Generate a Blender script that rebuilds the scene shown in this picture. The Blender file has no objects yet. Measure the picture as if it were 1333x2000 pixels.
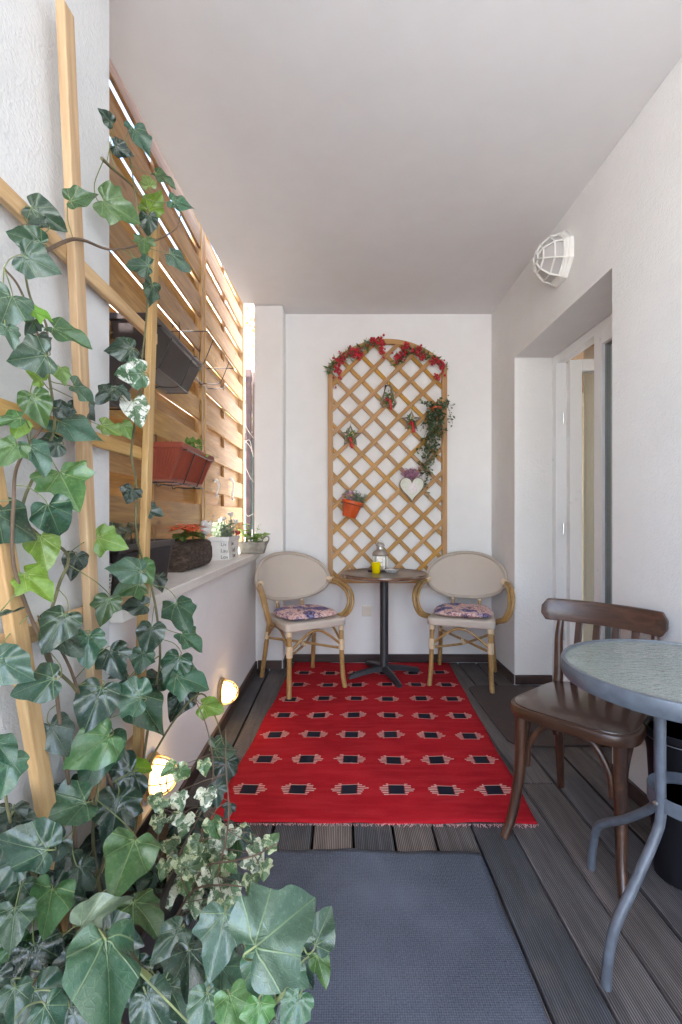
import bpy, bmesh, math, random
from mathutils import Vector, Matrix, Euler
random.seed(7)
R = math.radians
SC = bpy.context.scene
COL = SC.collection

# ------------------------------------------------------------------ camera
F = 920.0            # focal length in photo pixels
H = 1.12             # eye height
CX, HY = 666.5, 1012.0
cam_d = bpy.data.cameras.new('camera'); cam = bpy.data.objects.new('camera', cam_d); COL.objects.link(cam)
cam_d.sensor_fit = 'VERTICAL'; cam_d.sensor_height = 36.0; cam_d.lens = 36.0 * F / 2000.0
cam_d.shift_y = (HY - 1000.0) / 2000.0
cam_d.clip_start = 0.02; cam_d.clip_end = 500
cam.location = (0, 0, H); cam.rotation_euler = (R(90), 0, 0)
SC.camera = cam
# ------------------------------------------------------------------ sky, sun, exposure
SUN_EL, SUN_AZ = 62.0, (-0.06, -1.0)          # elevation, horizontal direction towards the sun
w = bpy.data.worlds.new('World'); SC.world = w; w.use_nodes = True
nt = w.node_tree; nt.nodes.clear()
sky = nt.nodes.new('ShaderNodeTexSky'); sky.sky_type = 'NISHITA'; sky.sun_disc = False
sky.sun_elevation = R(SUN_EL); sky.sun_rotation = math.atan2(SUN_AZ[0], SUN_AZ[1])
sky.air_density = 1.0; sky.dust_density = 2.0; sky.ozone_density = 1.0
bg = nt.nodes.new('ShaderNodeBackground'); bg.inputs[1].default_value = 0.15
wo = nt.nodes.new('ShaderNodeOutputWorld')
nt.links.new(sky.outputs[0], bg.inputs[0]); nt.links.new(bg.outputs[0], wo.inputs[0])
sl = bpy.data.lights.new('sun', 'SUN'); sl.energy = 5.0; sl.angle = R(0.53); sl.color = (1.0, 0.965, 0.91)
so = bpy.data.objects.new('sun', sl); COL.objects.link(so)
sdir = Vector((SUN_AZ[0], SUN_AZ[1], 0)).normalized() * math.cos(R(SUN_EL)) + Vector((0, 0, math.sin(R(SUN_EL))))
so.rotation_euler = (-sdir).to_track_quat('-Z', 'Y').to_euler(); so.location = (0, 0, 12)
vs = SC.view_settings; vs.view_transform = 'Standard'; vs.look = 'None'; vs.gamma = 1.0; vs.exposure = 3.2
vs.use_curve_mapping = False
cy = SC.cycles
cy.use_denoising = True; cy.max_bounces = 10; cy.diffuse_bounces = 7; cy.glossy_bounces = 4; cy.transmission_bounces = 6
cy.transparent_max_bounces = 8; cy.sample_clamp_indirect = 6.0; cy.caustics_reflective = False; cy.caustics_refractive = False

# ------------------------------------------------------------------ node helpers
class S:
    """socket wrapper with arithmetic"""
    def __init__(s, t, sock): s.t = t; s.k = sock
    def m(s, op, b=None, c=None):
        n = s.t.nodes.new('ShaderNodeMath'); n.operation = op
        for i, v in enumerate((s, b, c)):
            if v is None: continue
            if isinstance(v, S): s.t.links.new(v.k, n.inputs[i])
            else: n.inputs[i].default_value = v
        return S(s.t, n.outputs[0])
    def __add__(s, o): return s.m('ADD', o)
    def __sub__(s, o): return s.m('SUBTRACT', o)
    def __mul__(s, o): return s.m('MULTIPLY', o)
    def __truediv__(s, o): return s.m('DIVIDE', o)
    def lt(s, o): return s.m('LESS_THAN', o)
    def gt(s, o): return s.m('GREATER_THAN', o)
    def abs(s): return s.m('ABSOLUTE')
    def fl(s): return s.m('FLOOR')
    def fr(s): return s.m('FRACT')
    def mn(s, o): return s.m('MINIMUM', o)
    def mx(s, o): return s.m('MAXIMUM', o)
    def rng(s, a, b, c=0.0, d=1.0):
        n = s.t.nodes.new('ShaderNodeMapRange'); n.clamp = True
        s.t.links.new(s.k, n.inputs[0])
        for i, v in enumerate((a, b, c, d)): n.inputs[i + 1].default_value = v
        return S(s.t, n.outputs[0])

class Mat:
    def __init__(s, name):
        s.mat = bpy.data.materials.new(name); s.mat.use_nodes = True; s.t = s.mat.node_tree
        s.b = s.t.nodes['Principled BSDF']; s.out = s.t.nodes['Material Output']
    def coord(s, kind='Object', scale=(1, 1, 1), rnd=0.0, rot=(0, 0, 0)):
        tc = s.t.nodes.new('ShaderNodeTexCoord'); mp = s.t.nodes.new('ShaderNodeMapping')
        s.t.links.new(tc.outputs[kind], mp.inputs[0]); mp.inputs[3].default_value = scale; mp.inputs[2].default_value = rot
        if rnd:
            oi = s.t.nodes.new('ShaderNodeObjectInfo')
            cb = s.t.nodes.new('ShaderNodeCombineXYZ')
            v = S(s.t, oi.outputs['Random']) * rnd
            for i in range(3): s.t.links.new(v.k, cb.inputs[i])
            s.t.links.new(cb.outputs[0], mp.inputs[1])
        return mp.outputs[0]
    def sep(s, vec):
        n = s.t.nodes.new('ShaderNodeSeparateXYZ'); s.t.links.new(vec, n.inputs[0]); return [S(s.t, o) for o in n.outputs]
    def rand(s):
        n = s.t.nodes.new('ShaderNodeObjectInfo'); return S(s.t, n.outputs['Random'])
    def noise(s, vec, scale, detail=4, rough=0.55, dist=0.0):
        n = s.t.nodes.new('ShaderNodeTexNoise'); s.t.links.new(vec, n.inputs['Vector'])
        n.inputs['Scale'].default_value = scale; n.inputs['Detail'].default_value = detail
        n.inputs['Roughness'].default_value = rough; n.inputs['Distortion'].default_value = dist
        return S(s.t, n.outputs[0])
    def voro(s, vec, scale, feature='F1', out='Distance', rnd=1.0):
        n = s.t.nodes.new('ShaderNodeTexVoronoi'); n.feature = feature; s.t.links.new(vec, n.inputs['Vector'])
        n.inputs['Scale'].default_value = scale; n.inputs['Randomness'].default_value = rnd
        return S(s.t, n.outputs[out])
    def ramp(s, fac, stops, interp='LINEAR'):
        n = s.t.nodes.new('ShaderNodeValToRGB'); s.t.links.new(fac.k, n.inputs[0]); e = n.color_ramp.elements
        n.color_ramp.interpolation = interp
        while len(e) < len(stops): e.new(0.5)
        for i, (p, c) in enumerate(stops): e[i].position = p; e[i].color = (*c, 1)
        return n.outputs[0]
    def mix(s, fac, a, b, mode='MIX'):
        n = s.t.nodes.new('ShaderNodeMix'); n.data_type = 'RGBA'; n.blend_type = mode
        if isinstance(fac, S): s.t.links.new(fac.k, n.inputs[0])
        else: n.inputs[0].default_value = fac
        for i, v in ((6, a), (7, b)):
            if isinstance(v, tuple): n.inputs[i].default_value = (*v, 1)
            else: s.t.links.new(v.k if isinstance(v, S) else v, n.inputs[i])
        return n.outputs[2]
    def hsv(s, col, h=None, sat=None, v=None):
        n = s.t.nodes.new('ShaderNodeHueSaturation'); s.t.links.new(col, n.inputs['Color'])
        for nm, x in (('Hue', h), ('Saturation', sat), ('Value', v)):
            if x is None: continue
            if isinstance(x, S): s.t.links.new(x.k, n.inputs[nm])
            else: n.inputs[nm].default_value = x
        return n.outputs[0]
    def color(s, c):
        if isinstance(c, tuple): s.b.inputs['Base Color'].default_value = (*c, 1)
        else: s.t.links.new(c, s.b.inputs['Base Color'])
        return s
    def rough(s, r):
        if isinstance(r, S): s.t.links.new(r.k, s.b.inputs['Roughness'])
        else: s.b.inputs['Roughness'].default_value = r
        return s
    def set(s, **kw):
        for k, v in kw.items(): s.b.inputs[k.replace('_', ' ')].default_value = v
        return s
    def bump(s, h, strength=0.3, dist=0.002):
        n = s.t.nodes.new('ShaderNodeBump'); n.inputs['Strength'].default_value = strength; n.inputs['Distance'].default_value = dist
        s.t.links.new(h.k, n.inputs['Height']); s.t.links.new(n.outputs[0], s.b.inputs['Normal']); return s

def plain(name, col, rough=0.5, metal=0.0, var=0.12, scale=14.0, bump=0.0, spec=0.5):
    m = Mat(name); v = m.coord(rnd=7.0); n = m.noise(v, scale, 5)
    c = m.mix(n.rng(0.3, 0.7), tuple(x * (1 - var) for x in col), tuple(min(1, x * (1 + var)) for x in col))
    m.color(c).rough(n.rng(0.2, 0.8, rough * 0.85, min(1, rough * 1.15))); m.set(Metallic=metal)
    m.b.inputs['Specular IOR Level'].default_value = spec
    if bump: m.bump(m.noise(v, scale * 12, 3), bump, 0.001)
    return m.mat

def wood(name, light, dark, rough=0.55, scale=1.0, knots=True, hue=0.25, coat=0.0, grime=0.0):
    """grain runs along local X"""
    m = Mat(name); v = m.coord(scale=(1.6 * scale, 22 * scale, 22 * scale), rnd=31.0)
    n1 = m.noise(v, 1.6, 5, 0.6, 1.2); n2 = m.noise(v, 7.0, 3, 0.6)
    g = (n1 * 0.75 + n2 * 0.25)
    c = m.ramp(g, [(0.32, dark), (0.5, tuple((a + b) / 2 for a, b in zip(light, dark))), (0.62, light)])
    if knots:
        vk = m.coord(scale=(3.2, 9, 9), rnd=31.0); k = m.voro(vk, 1.0)
        c = m.mix(k.rng(0.03, 0.14, 0.75, 0.0), c, tuple(x * 0.35 for x in dark))
    r = m.rand()
    c = m.hsv(c, h=r.rng(0, 1, 0.496, 0.503), sat=r.rng(0, 1, 0.85, 1.1), v=(r * 7.13).fr().rng(0, 1, 1 - hue, 1 + hue * 0.7))
    if grime:
        vg = m.coord(); gg = m.noise(vg, 5.0, 6, 0.7)
        c = m.mix(gg.rng(0.52, 0.75, 0, grime), c, (0.12, 0.10, 0.08))
    m.color(c).rough(n2.rng(0.3, 0.7, rough * 0.85, rough * 1.15))
    if coat: m.set(Coat_Weight=coat, Coat_Roughness=0.15)
    m.bump(g, 0.25, 0.0015)
    return m.mat

M = {}
# plaster ---------------------------------------------------------
def plaster(name, col, bumps, strength, dirt=0.04):
    m = Mat(name); v = m.coord('Object')
    big = m.noise(v, 1.3, 5, 0.6); mid = m.noise(v, 9, 4)
    c = m.mix((big * 0.6 + mid * 0.4).rng(0.35, 0.68), tuple(x * (1 - dirt * 1.5) for x in col), col)
    h = m.noise(v, bumps, 3, 0.6) * 0.7 + m.noise(v, bumps * 0.35, 3, 0.6) * 0.5
    m.color(c).rough(0.9); m.b.inputs['Specular IOR Level'].default_value = 0.2
    m.bump(h, strength, 0.004); return m.mat
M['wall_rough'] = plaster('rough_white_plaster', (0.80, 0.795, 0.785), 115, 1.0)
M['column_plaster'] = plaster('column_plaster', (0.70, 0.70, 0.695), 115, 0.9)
M['wall_smooth'] = plaster('smooth_white_plaster', (0.86, 0.855, 0.85), 160, 0.18)
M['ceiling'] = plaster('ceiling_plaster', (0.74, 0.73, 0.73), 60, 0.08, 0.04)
M['sill'] = plain('sill_stone', (0.72, 0.69, 0.64), 0.5, var=0.05)
M['base'] = wood('dark_skirting', (0.075, 0.045, 0.04), (0.035, 0.02, 0.018), 0.5, knots=False, hue=0.1)
M['fence'] = wood('pine_fence', (0.46, 0.265, 0.080), (0.255, 0.125, 0.034), 0.6, hue=0.16)
M['trellis'] = wood('pine_trellis', (0.62, 0.42, 0.20), (0.45, 0.255, 0.095), 0.55, hue=0.12)
M['trellis_wall'] = wood('glazed_trellis', (0.53, 0.28, 0.062), (0.35, 0.165, 0.034), 0.5, hue=0.16)
M['concrete'] = plain('courtyard_paving', (0.50, 0.50, 0.49), 0.9, var=0.15, scale=3)
# deck ------------------------------------------------------------
def deckmat():
    m = Mat('ribbed_deck'); v = m.coord(rnd=0.0); x, y, z = m.sep(v)
    rib = ((x * (2 * math.pi / 0.0062)).m('SINE'))
    vs_ = m.coord(scale=(14, 0.9, 1), rnd=23.0); g = m.noise(vs_, 3, 6, 0.65, 0.6)
    vb = m.coord(rnd=11.0); patch = m.noise(vb, 3.5, 6, 0.65)
    r = m.rand()
    a = m.mix(r.rng(0.15, 0.85), (0.215, 0.185, 0.172), (0.105, 0.112, 0.128))
    c = m.mix(g.rng(0.35, 0.68), m.hsv(a, v=0.55), m.hsv(a, v=1.35))
    c = m.mix(patch.rng(0.5, 0.72, 0, 0.55), c, (0.25, 0.21, 0.185))
    c = m.hsv(c, v=(r * 5.37).fr().rng(0, 1, 0.75, 1.25))
    c = m.mix(rib.rng(-0.7, 0.5, 0.85, 0), c, (0.012, 0.011, 0.011))
    m.b.inputs['Specular IOR Level'].default_value = 0.3; m.color(c).rough(g.rng(0.3, 0.7, 0.55, 0.8)); m.bump(rib * 0.5 + g * 0.3, 0.6, 0.0015); return m.mat
M['deck'] = deckmat()
M['void'] = plain('under_deck', (0.02, 0.018, 0.016), 0.9)

# ------------------------------------------------------------------ mesh helpers
def link(name, me, mat, parent=None, loc=None):
    o = bpy.data.objects.new(name, me); COL.objects.link(o)
    if mat is not None and not me.materials: me.materials.append(mat)
    if parent is not None:
        o.parent = parent; o.matrix_parent_inverse = Matrix.Translation(-parent.location)
    return o
def tag(o, label, cat, group=None, kind=None):
    if label: o['label'] = label
    if cat: o['category'] = cat
    if group: o['group'] = group
    if kind: o['kind'] = kind
    return o
def thing(name, label, cat, loc=(0, 0, 0), group=None):
    o = bpy.data.objects.new(name, None); COL.objects.link(o); o.location = loc; o.empty_display_size = 0.05
    return tag(o, label, cat, group)

class MB:
    def __init__(s): s.v = []; s.f = []; s.uv = {}
    def add(s, vs_, fs):
        o = len(s.v); s.v += [tuple(p) for p in vs_]; s.f += [tuple(i + o for i in f) for f in fs]; return o
    def box(s, lo, hi):
        x0, y0, z0 = lo; x1, y1, z1 = hi
        s.add([(x0, y0, z0), (x1, y0, z0), (x1, y1, z0), (x0, y1, z0), (x0, y0, z1), (x1, y0, z1), (x1, y1, z1), (x0, y1, z1)],
              [(0, 3, 2, 1), (4, 5, 6, 7), (0, 1, 5, 4), (1, 2, 6, 5), (2, 3, 7, 6), (3, 0, 4, 7)]); return s
    def hexa(s, p): # 8 points, bottom 4 (ccw) then top 4
        s.add(p, [(0, 3, 2, 1), (4, 5, 6, 7), (0, 1, 5, 4), (1, 2, 6, 5), (2, 3, 7, 6), (3, 0, 4, 7)]); return s
    def tube(s, pts, rad, n=8, cap=True, closed=False):
        pts = [Vector(p) for p in pts]; k = len(pts)
        rr = rad if isinstance(rad, (list, tuple)) else [rad] * k
        ref = None; rings = []
        for i, p in enumerate(pts):
            if closed: t = pts[(i + 1) % k] - pts[i - 1]
            else: t = pts[min(i + 1, k - 1)] - pts[max(i - 1, 0)]
            if t.length < 1e-9: t = Vector((0, 0, 1))
            t.normalize()
            if ref is None:
                ref = Vector((0, 0, 1)) if abs(t.z) < 0.9 else Vector((1, 0, 0))
                ref = (ref - t * ref.dot(t)).normalized()
            else:
                ref = ref - t * ref.dot(t)
                ref = ref.normalized() if ref.length > 1e-6 else t.orthogonal().normalized()
            bi = t.cross(ref)
            rings.append([p + (ref * math.cos(2 * math.pi * j / n) + bi * math.sin(2 * math.pi * j / n)) * rr[i] for j in range(n)])
        o = s.add([q for r_ in rings for q in r_], [])
        last = k if closed else k - 1
        for i in range(last):
            a = o + i * n; b = o + ((i + 1) % k) * n
            for j in range(n): s.f.append((a + j, a + (j + 1) % n, b + (j + 1) % n, b + j))
        if cap and not closed:
            s.f.append(tuple(o + j for j in range(n))[::-1]); s.f.append(tuple(o + (k - 1) * n + j for j in range(n)))
        return s
    def lathe(s, prof, n=24, c=(0, 0, 0)):
        o = len(s.v)
        for (r, z) in prof:
            for j in range(n):
                a = 2 * math.pi * j / n; s.v.append((c[0] + r * math.cos(a), c[1] + r * math.sin(a), c[2] + z))
        for i in range(len(prof) - 1):
            for j in range(n):
                a = o + i * n; b = a + n; s.f.append((a + j, a + (j + 1) % n, b + (j + 1) % n, b + j))
        if prof[0][0] > 1e-5: s.f.append(tuple(o + j for j in range(n))[::-1])
        if prof[-1][0] > 1e-5: s.f.append(tuple(o + (len(prof) - 1) * n + j for j in range(n)))
        return s
    def prism(s, poly, z0, z1):
        n = len(poly); o = s.add([(x, y, z0) for x, y in poly] + [(x, y, z1) for x, y in poly], [])
        s.f.append(tuple(o + i for i in range(n))[::-1]); s.f.append(tuple(o + n + i for i in range(n)))
        for i in range(n): s.f.append((o + i, o + (i + 1) % n, o + n + (i + 1) % n, o + n + i))
        return s
    def leaf(s, base, tip, nrm, wid, fold=0.15):
        """small pointed folded leaf (4 triangles)"""
        b = Vector(base); t = Vector(tip); d = t - b; n = Vector(nrm); sd = d.cross(n)
        if sd.length < 1e-9: sd = d.orthogonal()
        sd.normalize(); up = sd.cross(d).normalized(); L = d.length
        m1 = b + d * 0.45
        s.add([b, m1 + sd * wid * L + up * fold * L * 0.5, t, m1 - sd * wid * L + up * fold * L * 0.5, m1], [(0, 4, 1), (4, 2, 1), (0, 3, 4), (4, 3, 2)]); return s
    def xf(s, mtx, start=0):
        for i in range(start, len(s.v)): s.v[i] = tuple(mtx @ Vector(s.v[i]))
        return s
    def mesh(s, name, smooth=False, bevel=0.0, seg=2):
        me = bpy.data.meshes.new(name); me.from_pydata(s.v, [], s.f); me.update()
        bm = bmesh.new(); bm.from_mesh(me); bmesh.ops.recalc_face_normals(bm, faces=bm.faces)
        if bevel: 
            ed = [e for e in bm.edges if len(e.link_faces) == 2 and e.calc_face_angle(0) > 0.5]
            bmesh.ops.bevel(bm, geom=ed, offset=bevel, segments=seg, affect='EDGES', profile=0.5)
        bm.to_mesh(me); bm.free()
        if smooth:
            for p in me.polygons: p.use_smooth = True
            if smooth == 'auto':
                try: me.set_sharp_from_angle(angle=R(40))
                except Exception: pass
        return me
    def build(s, name, mat, parent=None, smooth=False, bevel=0.0, seg=2):
        return link(name, s.mesh(name, smooth, bevel, seg), mat, parent)

def sph(mb, c, r, n=10, m=6, sc=(1, 1, 1)):
    prof = [(max(1e-6, r * math.sin(math.pi * i / m)), -r * math.cos(math.pi * i / m)) for i in range(m + 1)]
    k = len(mb.v); mb.lathe(prof, n)
    for i in range(k, len(mb.v)):
        x, y, z = mb.v[i]; mb.v[i] = (c[0] + x * sc[0], c[1] + y * sc[1], c[2] + z * sc[2])

_beam = {}
def beam(name, p0, p1, wdt, thk, mat, parent=None, up=(0, 0, 1), bevel=0.002, share=True):
    """bar from p0 to p1; width across 'up' x dir, thickness along up; local X is the grain direction"""
    p0 = Vector(p0); p1 = Vector(p1); d = p1 - p0; L = d.length; x = d.normalized(); u = Vector(up)
    y = u.cross(x)
    if y.length < 1e-6: y = x.orthogonal()
    y.normalize(); z = x.cross(y)
    key = (round(L, 3), round(wdt, 4), round(thk, 4), mat.name, bevel)
    me = _beam.get(key) if share else None
    if me is None:
        mb = MB().box((-L / 2, -wdt / 2, -thk / 2), (L / 2, wdt / 2, thk / 2)); me = mb.mesh(name, False, bevel)
        _beam[key] = me
    o = link(name, me, mat, parent)
    c = (p0 + p1) / 2
    mt = Matrix((x, y, z)).transposed().to_4x4(); mt.translation = c
    o.matrix_basis = mt
    return o

def P(px, py, d): return Vector(((px - CX) / F * d, d, H + (HY - py) / F * d))
def PX(px, py, X):
    d = X * F / (px - CX); return P(px, py, d)
def PZ(px, py, z=0.0):
    d = (H - z) * F / (py - HY); return P(px, py, d)
def bez(pts, n=8):
    """Catmull-Rom through pts"""
    pts = [Vector(p) for p in pts]; q = [pts[0] * 2 - pts[1]] + pts + [pts[-1] * 2 - pts[-2]]; out = []
    for i in range(1, len(q) - 2):
        for k in range(n):
            t = k / n; a, b, c, d = q[i - 1], q[i], q[i + 1], q[i + 2]
            out.append(0.5 * ((2 * b) + (c - a) * t + (2 * a - 5 * b + 4 * c - d) * t * t + (3 * b - a - 3 * c + d) * t ** 3))
    out.append(pts[-1]); return out

# ------------------------------------------------------------------ the place
XL, XR, YB, ZC = -0.635, 1.172, 3.67, 2.71
YC, YP = 1.293, 3.508           # near column ends, corner pillar begins
XF = -0.90                      # fence plane
SILL = 0.87
Y0 = -2.8  # unseen terrace end behind the camera, placed to even out the daylight
YH = -1.45                      # unseen house wall end behind the camera, placed to shape the side light
# ground outside
tag(MB().box((-40, -40, -0.5), (40, 60, -0.35)).build('ground', M['concrete']), 'pale courtyard ground around the terrace', None, kind='structure')
# deck
deck = MB().box((XL - 0.3, Y0, -0.30), (XR + 0.32, YB, -0.05)).build('deck_floor', M['void']); tag(deck, 'dark ribbed timber deck floor of the terrace', None, kind='structure')
def board(x0, x1, y0, y1):
    mb = MB().box((x0, y0, -0.026), (x1, y1, 0.0))
    o = mb.build('board', M['deck'], deck, bevel=0.003, seg=1); return o
xs = [0.043 + 0.1435 * k for k in range(-5, 9)]
rb = random.Random(3)
for i in range(len(xs) - 1):
    x0, x1 = xs[i] + 0.0045, xs[i + 1] - 0.0045
    x0 = max(x0, XL + 0.004); x1 = min(x1, XR - 0.004)
    if x1 - x0 < 0.02: continue
    cut = {10: 1.99, 11: 2.35, 3: 0.9, 6: 2.6}.get(i)
    if cut: board(x0, x1, Y0, cut - 0.003); board(x0, x1, cut + 0.003, YB - 0.02)
    else: board(x0, x1, Y0, YB - 0.02)
# strip between the last boards and the right wall is covered by the door step board
board(XR + 0.002, XR + 0.31, 2.05, 3.14)
# ceiling slab, skewed outer edge
cp = [(-0.89, Y0), (XR + 0.35, Y0), (XR + 0.35, YB + 0.2), (-0.65, YB + 0.2), (-0.65, 3.495), (-0.727, 3.49), (-0.80, 1.58)]
tag(MB().prism(cp, ZC, ZC + 0.22).build('ceiling', M['ceiling']), 'smooth pale ceiling over the terrace', None, kind='structure')
# walls
bw = MB().box((-0.435, YB, -0.3), (XR + 0.35, YB + 0.18, ZC - 0.001)).build('back_wall', M['wall_smooth'])
tag(bw, 'smooth white end wall behind the arched trellis and bistro table', 'wall')
pm = MB().box((XL - 0.012, YP, -0.3), (-0.431, YB + 0.18, ZC - 0.002)).build('corner_pillar', M['wall_smooth'], bevel=0.012, seg=3)
tag(pm, 'slim white corner pillar between the slatted fence and end wall', 'pillar')
pw = MB().box((-0.93, Y0, -0.3), (XL, YP + 0.002, SILL - 0.041)).build('parapet_wall', M['wall_smooth'])
tag(pw, 'low white parapet wall under the windowsill, lit by small lamps', 'wall')
cw = MB().box((-0.93, 0.1, -0.3), (XL + 0.0015, YC, ZC - 0.003)).build('plaster_column', M['column_plaster'], bevel=0.006, seg=2)  # unseen near end cut back so side light reaches the right wall
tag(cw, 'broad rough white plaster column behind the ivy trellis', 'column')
sl_ = MB().box((-0.935, YC + 0.001, SILL - 0.04), (-0.60, YP - 0.002, SILL)).build('window_sill', M['sill'], bevel=0.004)
tag(sl_, 'long cream stone sill on top of the parapet holding planters', 'sill')
# right wall with the door opening
D0, D1, DT, XD = 2.036, 3.18, 2.203, 1.445     # opening near/far, top, frame plane
rw = MB()
rw.box((XR, YH, -0.3), (XR + 0.33, D0, ZC - 0.001))
rw.box((XR, D1, -0.3), (XR + 0.33, YB - 0.001, ZC - 0.001))
rw.box((XR, D0, DT), (XR + 0.33, D1, ZC - 0.001))
rwm = rw.build('house_wall', M['wall_rough']); tag(rwm, 'rough white house wall on the right with the recessed door opening', 'wall')
# room behind the door (pale walls, timber ceiling)
M['room'] = plain('room_paint', (0.62, 0.52, 0.38), 0.8, var=0.05, scale=3)
M['room_ceiling'] = wood('room_ceiling_wood', (0.36, 0.23, 0.14), (0.20, 0.12, 0.07), 0.5)
rm = MB()
rm.box((XR + 0.331, 0.6, -0.3), (5.2, 5.2, -0.01)); rm.box((5.0, 0.6, -0.009), (5.2, 5.2, 0.8)); rm.box((5.0, 0.6, 0.801), (5.2, 1.0, 2.449)); rm.box((5.0, 4.6, 0.801), (5.2, 5.2, 2.449))  # far wall left open out of view, an added opening that brightens the room
rm.box((XR + 0.331, 5.0, -0.009), (4.999, 5.2, 2.449)); rm.box((XR + 0.331, 0.6, -0.009), (4.999, 0.8, 2.449))
tag(rm.build('room', M['room']), 'beige room interior seen through the open door', None, kind='structure')
tag(MB().box((XR + 0.331, 0.6, 2.45), (5.2, 5.2, 2.55)).build('room_ceiling', M['room_ceiling']), 'brown timber ceiling inside the room behind the door', None, kind='structure')
# skirting boards
sk = thing('skirting_board', 'dark brown skirting board running along the foot of the white walls', 'skirting', (0, YB, 0))
def skb(p0, p1, up):
    beam('skirting_length', p0, p1, 0.062, 0.014, M['base'], sk, up)
skb((-0.425, YB - 0.008, 0.0315), (XR - 0.02, YB - 0.008, 0.0315), (0, -1, 0))
skb((XL + 0.018, YP - 0.008, 0.0315), (-0.44, YP - 0.008, 0.0315), (0, -1, 0))
skb((XL + 0.008, 0.2, 0.0315), (XL + 0.008, YP - 0.02, 0.0315), (1, 0, 0))
skb((-0.423, YP - 0.01, 0.0318), (-0.423, YB - 0.017, 0.0318), (1, 0, 0))
skb((XR - 0.008, 0.2, 0.0315), (XR - 0.008, D0 + 0.002, 0.0315), (-1, 0, 0))
skb((XR - 0.008, D1 - 0.002, 0.0315), (XR - 0.008, YB - 0.003, 0.0315), (-1, 0, 0))
skb((XR + 0.002, D1 - 0.008, 0.0318), (XR + 0.248, D1 - 0.008, 0.0318), (0, -1, 0))

# ------------------------------------------------------------------ slatted fence panels
def fence_panel(y0, y1, label, seed, ym=None):
    t = thing('fence_panel', label, 'fence', (XF, (y0 + y1) / 2, SILL), 'slatted fence panels on the parapet')
    zt = 3.12; h = 0.126; pitch = 0.1075; rf = random.Random(seed)
    for y in (y0 + 0.022, y1 - 0.022): beam('post', (XF, y, SILL), (XF, y, zt), 0.044, 0.07, M['fence'], t, (1, 0, 0))
    ym = ym or (y0 + y1) / 2; beam('centre_lath', (XF, ym, SILL + 0.05), (XF, ym, zt - 0.06), 0.03, 0.02, M['fence'], t, (1, 0, 0))
    for z in (zt + 0.018,): beam('top_rail', (XF, y0, z), (XF, y1, z), 0.034, 0.09, M['fence'], t, (1, 0, 0))
    k = 0; z = SILL + 0.06
    while z < zt - 0.04:
        sx = 1 if k % 2 == 0 else -1
        tl = rf.uniform(-0.004, 0.004)
        o = beam('slat', (XF + sx * 0.0195, y0 + 0.047, z + tl), (XF + sx * 0.0195, y1 - 0.047, z - tl), h, 0.017, M['fence'], t, (1, 0, 0))
        k += 1; z += pitch
    return t
fence_panel(1.18, 2.975, 'near pine fence panel of staggered slats behind the dark flower boxes', 1, 2.26)
fence_panel(2.985, 4.22, 'far pine fence panel of staggered slats beside the corner pillar', 2)

# ------------------------------------------------------------------ door
M['pvc'] = plain('white_upvc', (0.80, 0.80, 0.80), 0.3, var=0.0)
M['gasket'] = plain('rubber_gasket', (0.30, 0.30, 0.30), 0.6)
M['steel'] = plain('steel', (0.55, 0.55, 0.56), 0.3, 1.0, var=0.08)
g = Mat('door_glass'); tb = g.t.nodes.new('ShaderNodeBsdfTransparent'); tb.inputs[0].default_value = (0.93, 0.95, 0.94, 1); gl = g.t.nodes.new('ShaderNodeBsdfGlossy'); gl.inputs['Roughness'].default_value = 0.02
lw = g.t.nodes.new('ShaderNodeLayerWeight'); lw.inputs[0].default_value = 0.5; fz = (S(g.t, lw.outputs['Facing']).m('POWER', 4.0) * 0.6 + 0.05); mg = g.t.nodes.new('ShaderNodeMixShader'); g.t.links.new(fz.k, mg.inputs[0]); g.t.links.new(tb.outputs[0], mg.inputs[1]); g.t.links.new(gl.outputs[0], mg.inputs[2]); g.t.links.new(mg.outputs[0], g.out.inputs[0]); M['glass'] = g.mat
dr = thing('terrace_door', 'white double glazed terrace door with one leaf opened into the room', 'door', (XD, (D0 + D1) / 2, 0))
fr = MB()
def vbar(mb, y, wdt, x0=XD - 0.02, x1=XD + 0.05, z0=0.02, z1=DT - 0.002): mb.box((x0, y - wdt / 2, z0), (x1, y + wdt / 2, z1))
vbar(fr, D1 - 0.03, 0.058); vbar(fr, D0 + 0.03, 0.058)
fr.box((XD - 0.018, D0 + 0.06, DT - 0.055), (XD + 0.048, D1 - 0.06, DT - 0.004)); fr.box((XD - 0.02, D0 + 0.06, -0.004), (XD + 0.05, D1 - 0.06, 0.045))
fo = fr.build('frame', M['pvc'], dr, bevel=0.004)
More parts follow.
